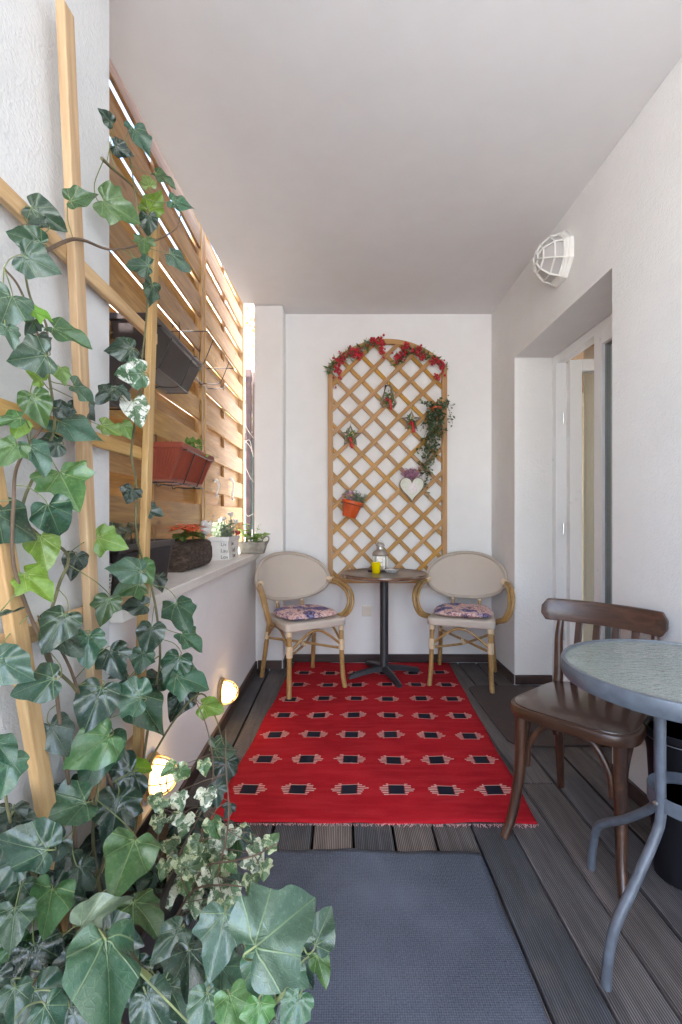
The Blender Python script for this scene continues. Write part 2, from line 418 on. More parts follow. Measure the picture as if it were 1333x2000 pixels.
def sash(yA, yB, hinge=None, ang=0, handle=False):
    """leaf between yA<yB in the frame plane; rotated about hinge y"""
    x0, x1 = XD - 0.028, XD + 0.045; z0, z1 = 0.05, DT - 0.06; b = 0.075
    Mx = Matrix.Identity(4)
    if hinge is not None: Mx = Matrix.Translation((XD + 0.045, hinge, 0)) @ Matrix.Rotation(ang, 4, 'Z') @ Matrix.Translation((-(XD + 0.045), -hinge, 0))
    mb = MB()
    for (ya, yb, za, zb) in ((yA, yA + b, z0, z1), (yB - b, yB, z0, z1), (yA + b, yB - b, z0, z0 + b), (yA + b, yB - b, z1 - b, z1)):
        mb.box((x0, ya, za), (x1, yb, zb))
    mb.box((x0 - 0.006, yA + 0.012, z0 + 0.012), (x0, yA + b - 0.018, z1 - 0.012))
    so_ = mb.xf(Mx).build('sash', M['pvc'], dr, bevel=0.004)
    gm = MB()
    for (ya, yb, za, zb) in ((yA + b, yA + b + 0.006, z0 + b, z1 - b), (yB - b - 0.006, yB - b, z0 + b, z1 - b), (yA + b + 0.006, yB - b - 0.006, z1 - b - 0.006, z1 - b)):
        gm.box((XD - 0.008, ya, za), (XD + 0.02, yb, zb))
    gm.xf(Mx).build('gasket', M['gasket'], so_)
    MB().box((XD - 0.002, yA + b + 0.007, z0 + b + 0.001), (XD + 0.014, yB - b - 0.007, z1 - b - 0.007)).xf(Mx).build('pane', M['glass'], so_)
    return so_, Mx
s1, m1 = sash(2.645, 3.115, 3.115, R(80)); s2, m2 = sash(D0 + 0.065, 2.64)
for z in (0.35, 1.05, 1.78):
    hb = MB().tube([(XD + 0.025, 3.112, z - 0.035), (XD + 0.025, 3.112, z + 0.035)], 0.006, 8); hb.build('hinge', M['steel'], dr)
# curtains inside
def curtain(name, label, p0, p1, z0, z1, col, seed, folds=9, amp=0.02):
    m = Mat(name + '_cloth'); v = m.coord(scale=(60, 60, 8)); n = m.noise(v, 4, 4)
    m.color(m.mix(n, tuple(c * 0.85 for c in col), col)).rough(0.9); m.bump(n, 0.2, 0.001)
    p0 = Vector(p0); p1 = Vector(p1); d = (p1 - p0); nn = Vector((-d.y, d.x, 0)).normalized(); rc = random.Random(seed); ph = [rc.uniform(0, 6) for _ in range(3)]
    mb = MB(); NU, NV = 90, 10
    for j in range(NV + 1):
        for i in range(NU + 1):
            u = i / NU; v_ = j / NV; a = amp * (0.6 + 0.4 * v_) * (math.sin(u * folds * 6.283 + ph[0] + 0.4 * v_) + 0.4 * math.sin(u * folds * 2.3 * 6.283 + ph[1]))
            q = p0 + d * u + nn * a; mb.v.append((q.x, q.y, z1 + (z0 - z1) * v_))
    for j in range(NV):
        for i in range(NU):
            a = j * (NU + 1) + i; mb.f.append((a, a + 1, a + NU + 2, a + NU + 1))
    o = mb.build('curtain', m.mat, None, smooth=True); sm = o.modifiers.new('thick', 'SOLIDIFY'); sm.thickness = 0.002
    tag(o, label, 'curtain'); return o
curtain('beige', 'beige curtain hanging inside the room behind the opened door leaf', (1.75, 3.38, 0), (3.1, 3.42, 0), 0.05, 2.35, (0.70, 0.62, 0.51), 4)
curtain('net', 'pale net curtain behind the fixed near door leaf', (1.535, 1.9, 0), (1.54, 2.78, 0), 0.05, 2.35, (0.74, 0.72, 0.70), 5, 6, 0.015)

# ------------------------------------------------------------------ floor coverings
def rugmat():
    m = Mat('kilim'); v = m.coord('UV'); u, vv, _ = m.sep(v)
    big = m.noise(v, 2.2, 4, 0.6); warp = m.noise(m.coord('UV', scale=(1, 9, 1)), 7, 3)
    uu = u / 0.2; ri = (vv - 0.205) / 0.242 + 0.5
    wn = m.t.nodes.new('ShaderNodeTexWhiteNoise'); wn.noise_dimensions = '2D'
    cb = m.t.nodes.new('ShaderNodeCombineXYZ'); m.t.links.new(uu.fl().k, cb.inputs[0]); m.t.links.new(ri.fl().k, cb.inputs[1]); m.t.links.new(cb.outputs[0], wn.inputs['Vector'])
    rx = S(m.t, wn.outputs['Value'])
    ry = (rx * 17.3).fr()
    cu = (uu.fr() - 0.5) * 0.2 + (rx - 0.5) * 0.012; cv = (ri.fr() - 0.5) * 0.242 + (ry - 0.5) * 0.012 + cu * (ry - 0.5) * 0.12
    ok = ri.gt(0.0) * ri.lt(7.0)
    blk = cu.abs().lt(0.031) * cv.abs().lt(0.031) * ok
    k = (cv + 0.042) / 0.012; ki = (k.fl() - 3.0).abs()
    L = (ki * -0.0095) + 0.074
    sj = (k.fl() * 3.71 + rx * 29.0 + cu.gt(0.0) * 1.37).fr(); strand = k.fr().gt(0.50) * cu.abs().lt(L + (sj - 0.5) * 0.014) * cu.abs().gt(0.034) * cv.abs().lt(0.042)
    tipb = cu.abs().lt(L) * cu.abs().gt(L - 0.012) * cv.abs().lt(0.042)
    edge = cv.abs().gt(0.031) * cv.abs().lt(0.0345) * cu.abs().lt(0.040)
    dark = (k.fr().lt(0.42)) * cu.abs().lt(L - 0.02) * cv.abs().lt(0.036) * ok
    lite = strand.mx(edge) * ok
    red = m.mix(big.rng(0.3, 0.7), (0.28, 0.005, 0.012), (0.41, 0.010, 0.018))
    red = m.mix(warp.rng(0.5, 0.75, 0, 0.35), red, (0.22, 0.005, 0.011))
    abr = m.noise(m.coord('UV', scale=(0.15, 1, 1)), 26, 3, 0.6); red = m.mix(abr.rng(0.42, 0.62, 0, 0.45), red, (0.47, 0.022, 0.030)); lint = m.noise(v, 140, 2, 0.7); red = m.mix(lint.rng(0.66, 0.74, 0, 0.35), red, (0.55, 0.16, 0.14))
    c = m.mix(dark * 0.9, red, (0.05, 0.008, 0.015)); c = m.mix(lite * 0.92, c, (0.66, 0.40, 0.36)); c = m.mix(blk, c, (0.012, 0.013, 0.024))
    m.color(c).rough(0.92); m.b.inputs['Specular IOR Level'].default_value = 0.15
    wv = (vv * (6.283 / 0.0045)).m('SINE') * 0.5 + (u * (6.283 / 0.006)).m('SINE') * 0.25 + m.noise(v, 300, 2)
    m.bump(wv, 0.35, 0.001); return m.mat
M['rug'] = rugmat()
def sheet(name, corners, nu, nv, uvs, mat, zf, thick, parent=None, wob=0.003):
    NL, NR, FR_, FL = [Vector((*c, 0)) for c in corners]; mb = MB(); uv = []
    for j in range(nv + 1):
        for i in range(nu + 1):
            a, b = i / nu, j / nv
            q = NL * (1 - a) * (1 - b) + NR * a * (1 - b) + FR_ * a * b + FL * (1 - a) * b
            q.z = zf(a, b); q.x += wob * math.sin(b * 23 + a * 5) * (abs(a - .5) * 2) ** 6; q.y += wob * (math.sin(a * 17) + .6 * math.sin(a * 41 + 1)) * (abs(b - .5) * 2) ** 6; mb.v.append(tuple(q)); uv.append((a * uvs[0], b * uvs[1]))
    for j in range(nv):
        for i in range(nu):
            a = j * (nu + 1) + i; mb.f.append((a, a + 1, a + nu + 2, a + nu + 1))
    me = bpy.data.meshes.new(name); me.from_pydata(mb.v, [], mb.f); me.update()
    ul = me.uv_layers.new(name='UVMap')
    for lp in me.loops: ul.data[lp.index].uv = uv[lp.vertex_index]
    for p in me.polygons: p.use_smooth = True
    o = link(name, me, mat, parent); sm = o.modifiers.new('thick', 'SOLIDIFY'); sm.thickness = thick; sm.offset = -1; return o
rr_ = random.Random(5)
RUG = [(-0.485, 1.722), (0.717, 1.717), (0.825, 3.62), (-0.355, 3.625)]
def rugz(a, b): return 0.0105 + 0.0040 * math.sin(a * 9 + b * 7) * math.sin(b * 13 + a * 3) + 0.0009 * math.sin(a * 34 + b * 21) + (0.002 * math.sin(a * 31) if b < 0.02 else 0)
rug = thing('rug', 'red woven rug with rows of black and cream motifs on the deck', 'rug', (0.17, 2.6, 0))
sheet('woven_cloth', RUG, 60, 80, (1.2, 1.9), M['rug'], rugz, 0.004, rug)
M['fringe'] = plain('fringe_yarn', (0.66, 0.36, 0.36), 0.9)
fm = MB()
for e, (A, B, sg) in enumerate(((RUG[0], RUG[1], -1), (RUG[3], RUG[2], 1))):
    for i in range(230):
        t = i / 229; x = A[0] + (B[0] - A[0]) * t; y = A[1] + (B[1] - A[1]) * t; L = rr_.uniform(0.004, 0.013) * (0.6 + 1.2 * t)
        a = rr_.gauss(0, 0.7)
        fm.tube([(x, y, 0.005), (x + a * L * 0.5, y + sg * L * 0.5, 0.006), (x + a * L + rr_.uniform(-.004, .004), y + sg * L, 0.003)], 0.0009, 4)
fro = fm.build('fringe', M['fringe'], rug); fro['kind'] = 'stuff'
def matmat(name, a, b, sc):
    m = Mat(name); v = m.coord('UV'); u, vv, _ = m.sep(v); n = m.noise(v, 3, 4); n2 = m.noise(v, sc * 9, 2, 0.7)
    wv = ((u + vv) * sc * 6.283).m('SINE') * ((u - vv) * sc * 6.283).m('SINE')
    n3 = m.noise(v, sc * 2.2, 3, 0.8); c = m.mix((wv * 0.12 + n2 * 0.6 + n3 * 0.75 - 0.22).rng(0.25, 0.65), a, b); c = m.mix(n.rng(0.42, 0.72, 0, 0.45), c, tuple(x * 1.35 for x in b)); c = m.mix(m.noise(v, 60, 3).rng(0.70, 0.74, 0, 0.4), c, (0.25, 0.23, 0.22))
    m.color(c).rough(0.95); m.b.inputs['Specular IOR Level'].default_value = 0.1; m.bump(wv * 0.4 + n2 + n3, 0.7, 0.002); return m.mat
M['matgrey'] = matmat('grey_mat', (0.030, 0.035, 0.048), (0.135, 0.152, 0.195), 90)
def matz(a, b): return 0.0075 + (0.006 * max(0, math.sin(a * 5.2 - 0.6)) * max(0, (b - 0.93) / 0.07) ** 2)
mt = sheet('floor_mat', [(-0.36, 0.35), (0.458, 0.35), (0.462, 1.572), (-0.345, 1.578)], 40, 60, (0.82, 1.22), M['matgrey'], matz, 0.006)
tag(mt, 'blue grey woven floor mat in the foreground', 'mat')
M['matbrown'] = matmat('brown_mat', (0.045, 0.030, 0.027), (0.075, 0.052, 0.046), 110)
def rrect(x0, x1, y0, y1, r, n=6):
    out = []
    for (cx, cy_, a0) in ((x1 - r, y1 - r, 0), (x0 + r, y1 - r, 90), (x0 + r, y0 + r, 180), (x1 - r, y0 + r, 270)):
        for k in range(n + 1): a = R(a0 + 90 * k / n); out.append((cx + r * math.cos(a), cy_ + r * math.sin(a)))
    return out
dm = MB().prism(rrect(0.83, 1.46, 2.30, 3.13, 0.08), 0.003, 0.011).build('doormat', plain('brown_doormat', (0.06, 0.042, 0.037), 0.95, var=0.25, scale=60, bump=0.6), bevel=0.003)
tag(dm, 'dark brown doormat with rounded corners in front of the door', 'mat')

# ------------------------------------------------------------------ arched trellis on the end wall
M['trim_screw'] = M['steel']
YT = YB - 0.03
tc = P(757, 1137, YT); XA, XB_ = P(641, 900, YT).x, P(873, 900, YT).x; ZB, ZS, ZTOP = P(0, 1139, YT).z, P(0, 716, YT).z, P(0, 663, YT).z
tr = thing('arched_trellis', 'tall arched diamond lattice trellis of golden wood on the end wall', 'trellis', ((XA + XB_) / 2, YT, ZB))
fwid = 0.038
beam('frame_side', (XA + fwid / 2, YT, ZB), (XA + fwid / 2, YT, ZS + 0.005), fwid, 0.034, M['trellis_wall'], tr, (0, 1, 0))
beam('frame_side', (XB_ - fwid / 2, YT, ZB), (XB_ - fwid / 2, YT, ZS + 0.005), fwid, 0.034, M['trellis_wall'], tr, (0, 1, 0))
beam('bottom_rail', (XA + fwid, YT, ZB + 0.02), (XB_ - fwid, YT, ZB + 0.02), 0.036, 0.033, M['trellis_wall'], tr, (0, 1, 0))
hw = (XB_ - XA) / 2; rise = ZTOP - ZS; RA = (hw * hw + rise * rise) / (2 * rise); XM = (XA + XB_) / 2; ZM = ZTOP - RA
am = MB(); a1 = math.asin(hw / RA); NA = 28; ring = []
for i in range(NA + 1):
    a = -a1 + 2 * a1 * i / NA
    for rr2 in (RA, RA - fwid):
        for yy in (YT - 0.0165, YT + 0.0165): ring.append((XM + rr2 * math.sin(a), yy, ZM + rr2 * math.cos(a)))
am.v = ring
for i in range(NA):
    o = i * 4
    for a, b in ((0, 1), (1, 3), (3, 2), (2, 0)): am.f.append((o + a, o + b, o + 4 + b, o + 4 + a))
am.f += [(0, 1, 3, 2), (NA * 4, NA * 4 + 2, NA * 4 + 3, NA * 4 + 1)]
am.build('arch', M['trellis_wall'], tr, bevel=0.003)
def inside(x, z):
    if x < XA + 0.02 or x > XB_ - 0.02 or z < ZB + 0.02: return False
    if z > ZS - 0.0: return (x - XM) ** 2 + (z - ZM) ** 2 < (RA - 0.02) ** 2
    return True
cr = P(755.5, 743, YT); step = 0.190 / math.sqrt(2) * math.sqrt(2)
for dirn, yo in ((1, -0.0085), (-1, 0.0085)):
    for k in range(-16, 12):
        # line: z = z0 + dirn*(x-x0) + k*step
        best = None; pts_in = []
        N = 800
        for i in range(N + 1):
            x = XA + (XB_ - XA) * i / N; z = cr.z + dirn * (x - cr.x) + k * step
            if inside(x, z): pts_in.append((x, z))
        if len(pts_in) < 30: continue
        a, b = pts_in[0], pts_in[-1]
        beam('lath', (a[0], YT + yo, a[1]), (b[0], YT + yo, b[1]), 0.031, 0.0085, M['trellis_wall'], tr, (0, 1, 0), bevel=0.0015)

# ------------------------------------------------------------------ rattan chairs
def bamboo():
    m = Mat('bamboo'); v = m.coord(rnd=3.0); n = m.noise(m.coord(scale=(6, 6, 1.5), rnd=3.0), 4, 4); f = m.noise(v, 60, 3)
    c = m.ramp(n * 0.7 + f * 0.3, [(0.3, (0.24, 0.13, 0.045)), (0.55, (0.40, 0.24, 0.085)), (0.7, (0.50, 0.33, 0.14))])
    m.color(c).rough(0.35); m.set(Coat_Weight=0.3, Coat_Roughness=0.2); return m.mat
M['bamboo'] = bamboo()
M['wrap'] = plain('cane_binding', (0.70, 0.56, 0.38), 0.55, var=0.12, scale=40)
def weave(name, col, sc=420):
    m = Mat(name); v = m.coord(); x, y, z = m.sep(v)
    wv = ((x + y) * sc * 1.5).m('SINE') * (z * sc * 1.5 + y * sc).m('SINE'); n = m.noise(v, 5, 4)
    c = m.mix(wv.rng(-1, 1), tuple(a * 0.82 for a in col), tuple(a * 1.1 for a in col)); c = m.mix(n.rng(0.4, 0.7, 0, 0.25), c, tuple(a * 0.8 for a in col))
    m.color(c).rough(0.8); m.bump(wv, 0.25, 0.0008); return m.mat
M['taupe'] = weave('taupe_sling', (0.58, 0.505, 0.43))
M['taupe_edge'] = weave('taupe_edge', (0.50, 0.43, 0.36))
def poly_round(pts, r, n=5):
    """round polygon corners"""
    out = []; k = len(pts)
    for i in range(k):
        p = Vector(pts[i]); a = (Vector(pts[i - 1]) - p); b = (Vector(pts[(i + 1) % k]) - p); ra = min(r, a.length * 0.45, b.length * 0.45)
        A = p + a.normalized() * ra; B = p + b.normalized() * ra
        for j in range(n + 1): t = j / n; q = A * (1 - t) ** 2 + p * 2 * t * (1 - t) + B * t * t; out.append((q.x, q.y))
    return out
def binding(t, p0, p1, r, turns=5):
    p0 = Vector(p0); p1 = Vector(p1); q = []; rad = []
    for i in range(turns):
        c = p0 + (p1 - p0) * ((i + 0.5) / turns); h = (p1 - p0) / turns * 0.5
        q += [c - h * 0.98, c - h * 0.5, c + h * 0.5, c + h * 0.98]; rad += [r * 0.88, r, r, r * 0.88]
    MB().tube(q, rad, 10).build('cane_binding', M['wrap'], t, smooth='auto')
def rattan_chair(label, loc, rot):
    t = thing('rattan_chair', label, 'chair', (0, 0, 0), 'rattan armchairs at the bistro table')
    wr = t
    def bam(path, r, nodes=True): 
        mb = MB(); q = bez(path, 8); rad = []
        acc = 0
        for i, p in enumerate(q):
            if i: acc += (q[i] - q[i - 1]).length
            rad.append(r)
        mb.tube(q, rad, 10)
        if nodes:
            acc = 0; nxt = 0.10
            for i in range(1, len(q)):
                acc += (q[i] - q[i - 1]).length
                if acc > nxt:
                    d = (q[i] - q[i - 1]).normalized() * 0.003; mb.tube([q[i] - d, q[i], q[i] + d], [r * 1.0, r * 1.09, r * 1.0], 10); nxt += 0.13
        return mb
    for s in (-1, 1):
        bam([(s * 0.200, -0.228, 0), (s * 0.192, -0.212, 0.10), (s * 0.188, -0.205, 0.25), (s * 0.186, -0.200, 0.425)], 0.0155).build('leg', M['bamboo'], t, smooth='auto')
        bam([(s * 0.200, 0.240, 0), (s * 0.188, 0.205, 0.18), (s * 0.180, 0.175, 0.33), (s * 0.172, 0.155, 0.43)], 0.0155).build('leg', M['bamboo'], t, smooth='auto')
        ar = bam([(s * 0.262, 0.100, 0.672), (s * 0.300, 0.02, 0.665), (s * 0.322, -0.085, 0.62), (s * 0.318, -0.135, 0.54), (s * 0.285, -0.115, 0.455), (s * 0.225, -0.03, 0.415), (s * 0.178, 0.13, 0.35)], 0.0135)
        k = len(ar.v)
        ar2 = bam([(s * 0.268, 0.075, 0.655), (s * 0.288, 0.0, 0.645), (s * 0.300, -0.08, 0.60), (s * 0.297, -0.115, 0.53), (s * 0.268, -0.090, 0.46), (s * 0.222, -0.02, 0.425)], 0.0125)
        ar.add(ar2.v, ar2.f); ar.build('arm', M['bamboo'], t, smooth='auto')
        binding(wr, (s * 0.258, 0.112, 0.674), (s * 0.278, 0.07, 0.667), 0.022, 4)
        binding(wr, (s * 0.188, -0.205, 0.245), (s * 0.187, -0.203, 0.315), 0.021, 7)
        binding(wr, (s * 0.186, -0.2005, 0.375), (s * 0.186, -0.200, 0.425), 0.0185, 5)
        binding(wr, (s * 0.183, 0.187, 0.28), (s * 0.180, 0.175, 0.33), 0.019, 5)
        bam([(s * 0.095, 0.185, 0.40), (s * 0.095, 0.205, 0.50), (s * 0.097, 0.222, 0.58)], 0.012, False).build('back_upright', M['bamboo'], t, smooth='auto')
        binding(wr, (s * 0.096, 0.208, 0.515), (s * 0.096, 0.214, 0.535), 0.015, 2)
        # diagonal low stretcher and side arch
        bam([(s * 0.182, -0.198, 0.255), (0, -0.012, 0.262 + 0.012 * s), (-s * 0.172, 0.172, 0.285)], 0.0085, False).build('stretcher', M['bamboo'], t, smooth='auto')
        bam([(s * 0.19, -0.19, 0.30), (s * 0.187, -0.09, 0.375), (s * 0.184, 0.0, 0.395), (s * 0.18, 0.09, 0.375), (s * 0.178, 0.165, 0.31)], 0.0085, False).build('side_brace', M['bamboo'], t, smooth='auto')
    bam([(-0.178, -0.205, 0.285), (-0.09, -0.203, 0.355), (-0.03, -0.202, 0.388), (0.03, -0.202, 0.388), (0.09, -0.203, 0.355), (0.178, -0.205, 0.285)], 0.0085, False).build('front_brace', M['bamboo'], t, smooth='auto')
    binding(wr, (-0.016, -0.012, 0.262), (0.016, -0.012, 0.262), 0.021, 3)
    # seat sling
    seat = poly_round([(-0.222, -0.228), (0.222, -0.228), (0.188, 0.19), (-0.188, 0.19)], 0.05)
    MB().prism(seat, 0.405, 0.457).build('seat', M['taupe'], t, smooth='auto', bevel=0.012, seg=3)
    # oval wrapped backrest
    bm_ = MB(); NU, NV = 40, 14
    def bp(x, z, off=0.0):
        q = (x / 0.285)
        return Vector((x * 0.985, 0.215 - 0.125 * q * q + (z - 0.53) * 0.28 + off, z))
    def outline(a):
        ca, sa = math.cos(a), math.sin(a)
        z = 0.685 + (0.170 * sa if sa > 0 else 0.150 * sa)
        x = 0.282 * (abs(ca) ** 0.88) * (1 if ca > 0 else -1)
        return x, z
    ctr = len(bm_.v); ringn = []
    for side, off in ((0, -0.006), (1, 0.006)):
        for j in range(NV + 1):
            sc_ = j / NV
            for i in range(NU):
                x, z = outline(2 * math.pi * i / NU); x *= sc_; z = 0.685 + (z - 0.685) * sc_
                bm_.v.append(tuple(bp(x, z, off)))
    for side in (0, 1):
        o = side * (NV + 1) * NU
        for j in range(NV):
            for i in range(NU): a = o + j * NU + i; b = o + j * NU + (i + 1) % NU; bm_.f.append((a, b, b + NU, a + NU))
    bk = bm_.build('backrest', M['taupe'], t, smooth=True)
    em = MB().tube([bp(*outline(2 * math.pi * i / 56)) for i in range(56)], 0.0135, 10, closed=True)
    em.build('edge_piping', M['taupe_edge'], bk, smooth=True)
    t.location = loc; t.rotation_euler = (0, 0, R(rot)); return t
chL = ((-0.262, 3.197, 0.0068), 30.3); chR = ((0.852, 3.275, 0.003), -20.0)
rattan_chair('taupe rattan armchair on the rug left of the bistro table', *chL)
rattan_chair('taupe rattan armchair right of the bistro table beside the house wall', *chR)
def floral():
    m = Mat('floral_cotton'); v = m.coord(rnd=9.0); d = m.noise(v, 22, 3)
    nn = m.t.nodes.new('ShaderNodeMix'); nn.data_type = 'VECTOR'
    wv = m.t.nodes.new('ShaderNodeVectorMath'); wv.operation = 'ADD'; sc2 = m.t.nodes.new('ShaderNodeTexNoise'); sc2.inputs['Scale'].default_value = 18
    m.t.links.new(v, sc2.inputs['Vector']); ms = m.t.nodes.new('ShaderNodeVectorMath'); ms.operation = 'SCALE'; ms.inputs[3].default_value = 0.05
    m.t.links.new(sc2.outputs['Color'], ms.inputs[0]); m.t.links.new(v, wv.inputs[0]); m.t.links.new(ms.outputs[0], wv.inputs[1])
    vv = wv.outputs[0]
    a = m.voro(vv, 8.5); b = m.voro(vv, 30.0, 'DISTANCE_TO_EDGE'); cc = m.voro(vv, 8.5, out='Color')
    fine = m.noise(vv, 75, 3)
    petals = (a * 60).m('SINE')
    flow = m.mix(petals.rng(-0.6, 0.8), (0.05, 0.035, 0.12), (0.24, 0.27, 0.48)); leafc = m.mix(fine.rng(0.4, 0.6), (0.09, 0.03, 0.09), (0.30, 0.12, 0.18))
    pink = m.mix(fine.rng(0.35, 0.65), (0.66, 0.42, 0.38), (0.80, 0.60, 0.54))
    c = m.mix(a.rng(0.42, 0.5), flow, pink)
    c = m.mix((b.lt(0.07)) * (fine.gt(0.47)) * 0.85, c, leafc); c = m.mix((d.gt(0.58)) * fine.gt(0.42) * 0.8, c, (0.07, 0.03, 0.10))
    m.color(c).rough(0.85); m.bump(d, 0.3, 0.004); return m.mat
M['floral'] = floral()
def cushion(label, ch, seed):
    NU, NV = 26, 26; mb = MB(); rc = random.Random(seed); ph = [rc.uniform(0, 6) for _ in range(4)]
    for side in (1, -1):
        for j in range(NV + 1):
            for i in range(NU + 1):
                u = 2 * i / NU - 1; v = 2 * j / NV - 1
                # squircle map
                x = u * math.sqrt(max(0, 1 - v * v * 0.32)); y = v * math.sqrt(max(0, 1 - u * u * 0.32))
                e = (1 - u ** 4) * (1 - v ** 4); puff = max(0, e) ** 0.42
                tuft = 0.0
                for (tx, ty) in ((-.33, -.33), (.33, -.33), (-.33, .33), (.33, .33)): tuft += math.exp(-((u - tx) ** 2 + (v - ty) ** 2) / 0.02)
                z = 0.03 * puff - 0.009 * tuft + 0.003 * math.sin(u * 7 + ph[0]) * math.sin(v * 6 + ph[1]) * puff
                if side < 0: z = -0.018 * puff
                w_ = 0.195 - 0.012 * v
                mb.v.append((x * w_, y * 0.19 - 0.02, z))
    for sd in (0, 1):
        o = sd * (NU + 1) * (NV + 1)
        for j in range(NV):
            for i in range(NU): a = o + j * (NU + 1) + i; mb.f.append((a, a + 1, a + NU + 2, a + NU + 1))
    o = mb.build('seat_cushion', M['floral'], None, smooth=True); tag(o, label, 'cushion', 'floral seat cushions')
    o.location = (ch[0][0], ch[0][1], ch[0][2] + 0.477); o.rotation_euler = (0, 0, R(ch[1])); return o
cushion('puffy pink and blue floral cushion on the left rattan armchair', chL, 1)
cushion('puffy pink and blue floral cushion on the right rattan armchair', chR, 2)

# ------------------------------------------------------------------ bistro table and what stands on it
tx, ty = P(749, 1318, 0).x, 0
TB = PZ(750, 1319); TR = 0.312; TH = 0.735
bt = thing('bistro_table', 'round dark wood bistro table on a black pedestal against the trellis', 'table', (TB.x, TB.y - 0.03, 0))
TBx, TBy = TB.x, TB.y - 0.03
M['black_metal'] = plain('black_cast_iron', (0.022, 0.022, 0.028), 0.42, var=0.2, scale=30, bump=0.15)
def walnut():
    m = Mat('dark_veneer'); v = m.coord(scale=(2.5, 30, 30)); n = m.noise(v, 2.2, 5, 0.6, 0.8); c = m.ramp(n, [(0.3, (0.085, 0.04, 0.022)), (0.65, (0.19, 0.095, 0.055))])
    m.color(c).rough(0.16); m.set(Coat_Weight=0.6, Coat_Roughness=0.06); m.bump(n, 0.05, 0.001); return m.mat
M['veneer'] = walnut()
tp = MB().lathe([(0.0001, -0.028), (TR - 0.02, -0.028), (TR - 0.004, -0.022), (TR, -0.012), (TR - 0.002, -0.004), (TR - 0.010, 0.0), (0.0001, 0.0)], 64, (TBx, TBy, TH)).build('tabletop', M['veneer'], bt, smooth='auto')
MB().lathe([(TR - 0.012, 0.0005), (TR - 0.011, 0.0022), (TR - 0.0075, 0.0022), (TR - 0.0065, -0.0005)], 64, (TBx, TBy, TH)).build('edge_band', plain('bronze_band', (0.30, 0.24, 0.20), 0.3, 0.8), tp, smooth=True)
MB().lathe([(0.036, 0.055), (0.034, 0.075), (0.030, 0.09), (0.030, TH - 0.05), (0.05, TH - 0.04), (0.12, TH - 0.031), (0.12, TH - 0.0285)], 24, (TBx, TBy, 0)).build('column', M['black_metal'], bt, smooth='auto')
for (px, py) in ((782, 1344), (683, 1325), (824, 1311), (717, 1297)):
    f = PZ(px, py, 0.01); dv = Vector((f.x - TBx, f.y - TBy, 0)); dv = dv.normalized() * min(0.27, max(0.235, dv.length))
    q = [Vector((TBx, TBy, 0.068)) + dv * 0.02, Vector((TBx, TBy, 0.06)) + dv * 0.35, Vector((TBx, TBy, 0.042)) + dv * 0.72, Vector((TBx, TBy, 0.024)) + dv * 1.0]
    sd = dv.normalized().cross(Vector((0, 0, 1))); mb = MB(); cs = []
    for i, p in enumerate(bez(q, 5)):
        wv = 0.026 - 0.0075 * i / 15; th = 0.02 - 0.004 * i / 15
        cs.append([p + sd * wv + Vector((0, 0, -th)), p + sd * wv * 0.8 + Vector((0, 0, th * 0.5)), p + Vector((0, 0, th)), p - sd * wv * 0.8 + Vector((0, 0, th * 0.5)), p - sd * wv + Vector((0, 0, -th))])
    for c in cs: mb.v += [tuple(x) for x in c]
    for i in range(len(cs) - 1):
        for j in range(5): a = i * 5 + j; b = i * 5 + (j + 1) % 5; mb.f.append((a, b, b + 5, a + 5))
    mb.f += [(0, 1, 2, 3, 4), tuple((len(cs) - 1) * 5 + j for j in (4, 3, 2, 1, 0))]
    mb.lathe([(0.012, 0.0072), (0.014, 0.010), (0.012, 0.014)], 12, tuple(q[-1].xy) + (0,))
    mb.build('foot', M['black_metal'], bt, smooth='auto')
TT = TH + 0.0003
# lantern
M['pewter'] = plain('aged_silver', (0.52, 0.50, 0.47), 0.32, 0.9, var=0.25, scale=25)
lt = P(744, 1110, TBy + 0.11); lx, ly = (743 - CX) / F * (TBy + 0.10), TBy + 0.10
ln = thing('lantern', 'small silver glass lantern with domed lid on the bistro table', 'lantern', (lx, ly, TT))
MB().lathe([(0.0001, 0), (0.056, 0), (0.058, 0.006), (0.055, 0.014), (0.05, 0.016), (0.0001, 0.016)], 6, (lx, ly, TT)).build('base', M['pewter'], ln, smooth=False)
for k in range(6):
    a = k * math.pi / 3; x, y = lx + 0.049 * math.cos(a), ly + 0.049 * math.sin(a); MB().tube([(x, y, TT + 0.014), (x, y, TT + 0.118)], 0.004, 6).build('corner_post', M['pewter'], ln)
MB().lathe([(0.046, 0.015), (0.046, 0.117)], 6, (lx, ly, TT)).build('glass_panes', M['glass'], ln)
lid = MB().lathe([(0.056, 0.112), (0.060, 0.120), (0.056, 0.130), (0.048, 0.142), (0.034, 0.154), (0.026, 0.160), (0.025, 0.176), (0.034, 0.182), (0.033, 0.190), (0.022, 0.202), (0.008, 0.208), (0.0001, 0.210)], 24, (lx, ly, TT)).build('lid', M['pewter'], ln, smooth='auto')
MB().tube([(lx + 0.026 * math.cos(t_), ly + 0.004, TT + 0.196 + 0.024 * math.sin(t_)) for t_ in [math.pi * i / 12 for i in range(13)]], 0.0018, 6).build('handle', M['pewter'], lid, smooth=True)
MB().lathe([(0.0001, 0.017), (0.02, 0.017), (0.02, 0.06), (0.0001, 0.061)], 16, (lx, ly, TT)).build('candle', plain('wax', (0.62, 0.50, 0.38), 0.6), ln, smooth='auto')
# yellow cup
cy_ = TBy - 0.03; cxx = (735 - CX) / F * cy_
cup = MB().lathe([(0.0001, 0.0), (0.026, 0.0), (0.028, 0.003), (0.033, 0.072), (0.0335, 0.075), (0.032, 0.076), (0.0305, 0.072), (0.026, 0.006), (0.0001, 0.005)], 28, (cxx, cy_, TT)).build('cup', plain('yellow_glaze', (0.86, 0.66, 0.0), 0.18, var=0.03), smooth='auto')
tag(cup, 'bright yellow cup in front of the lantern', 'cup')
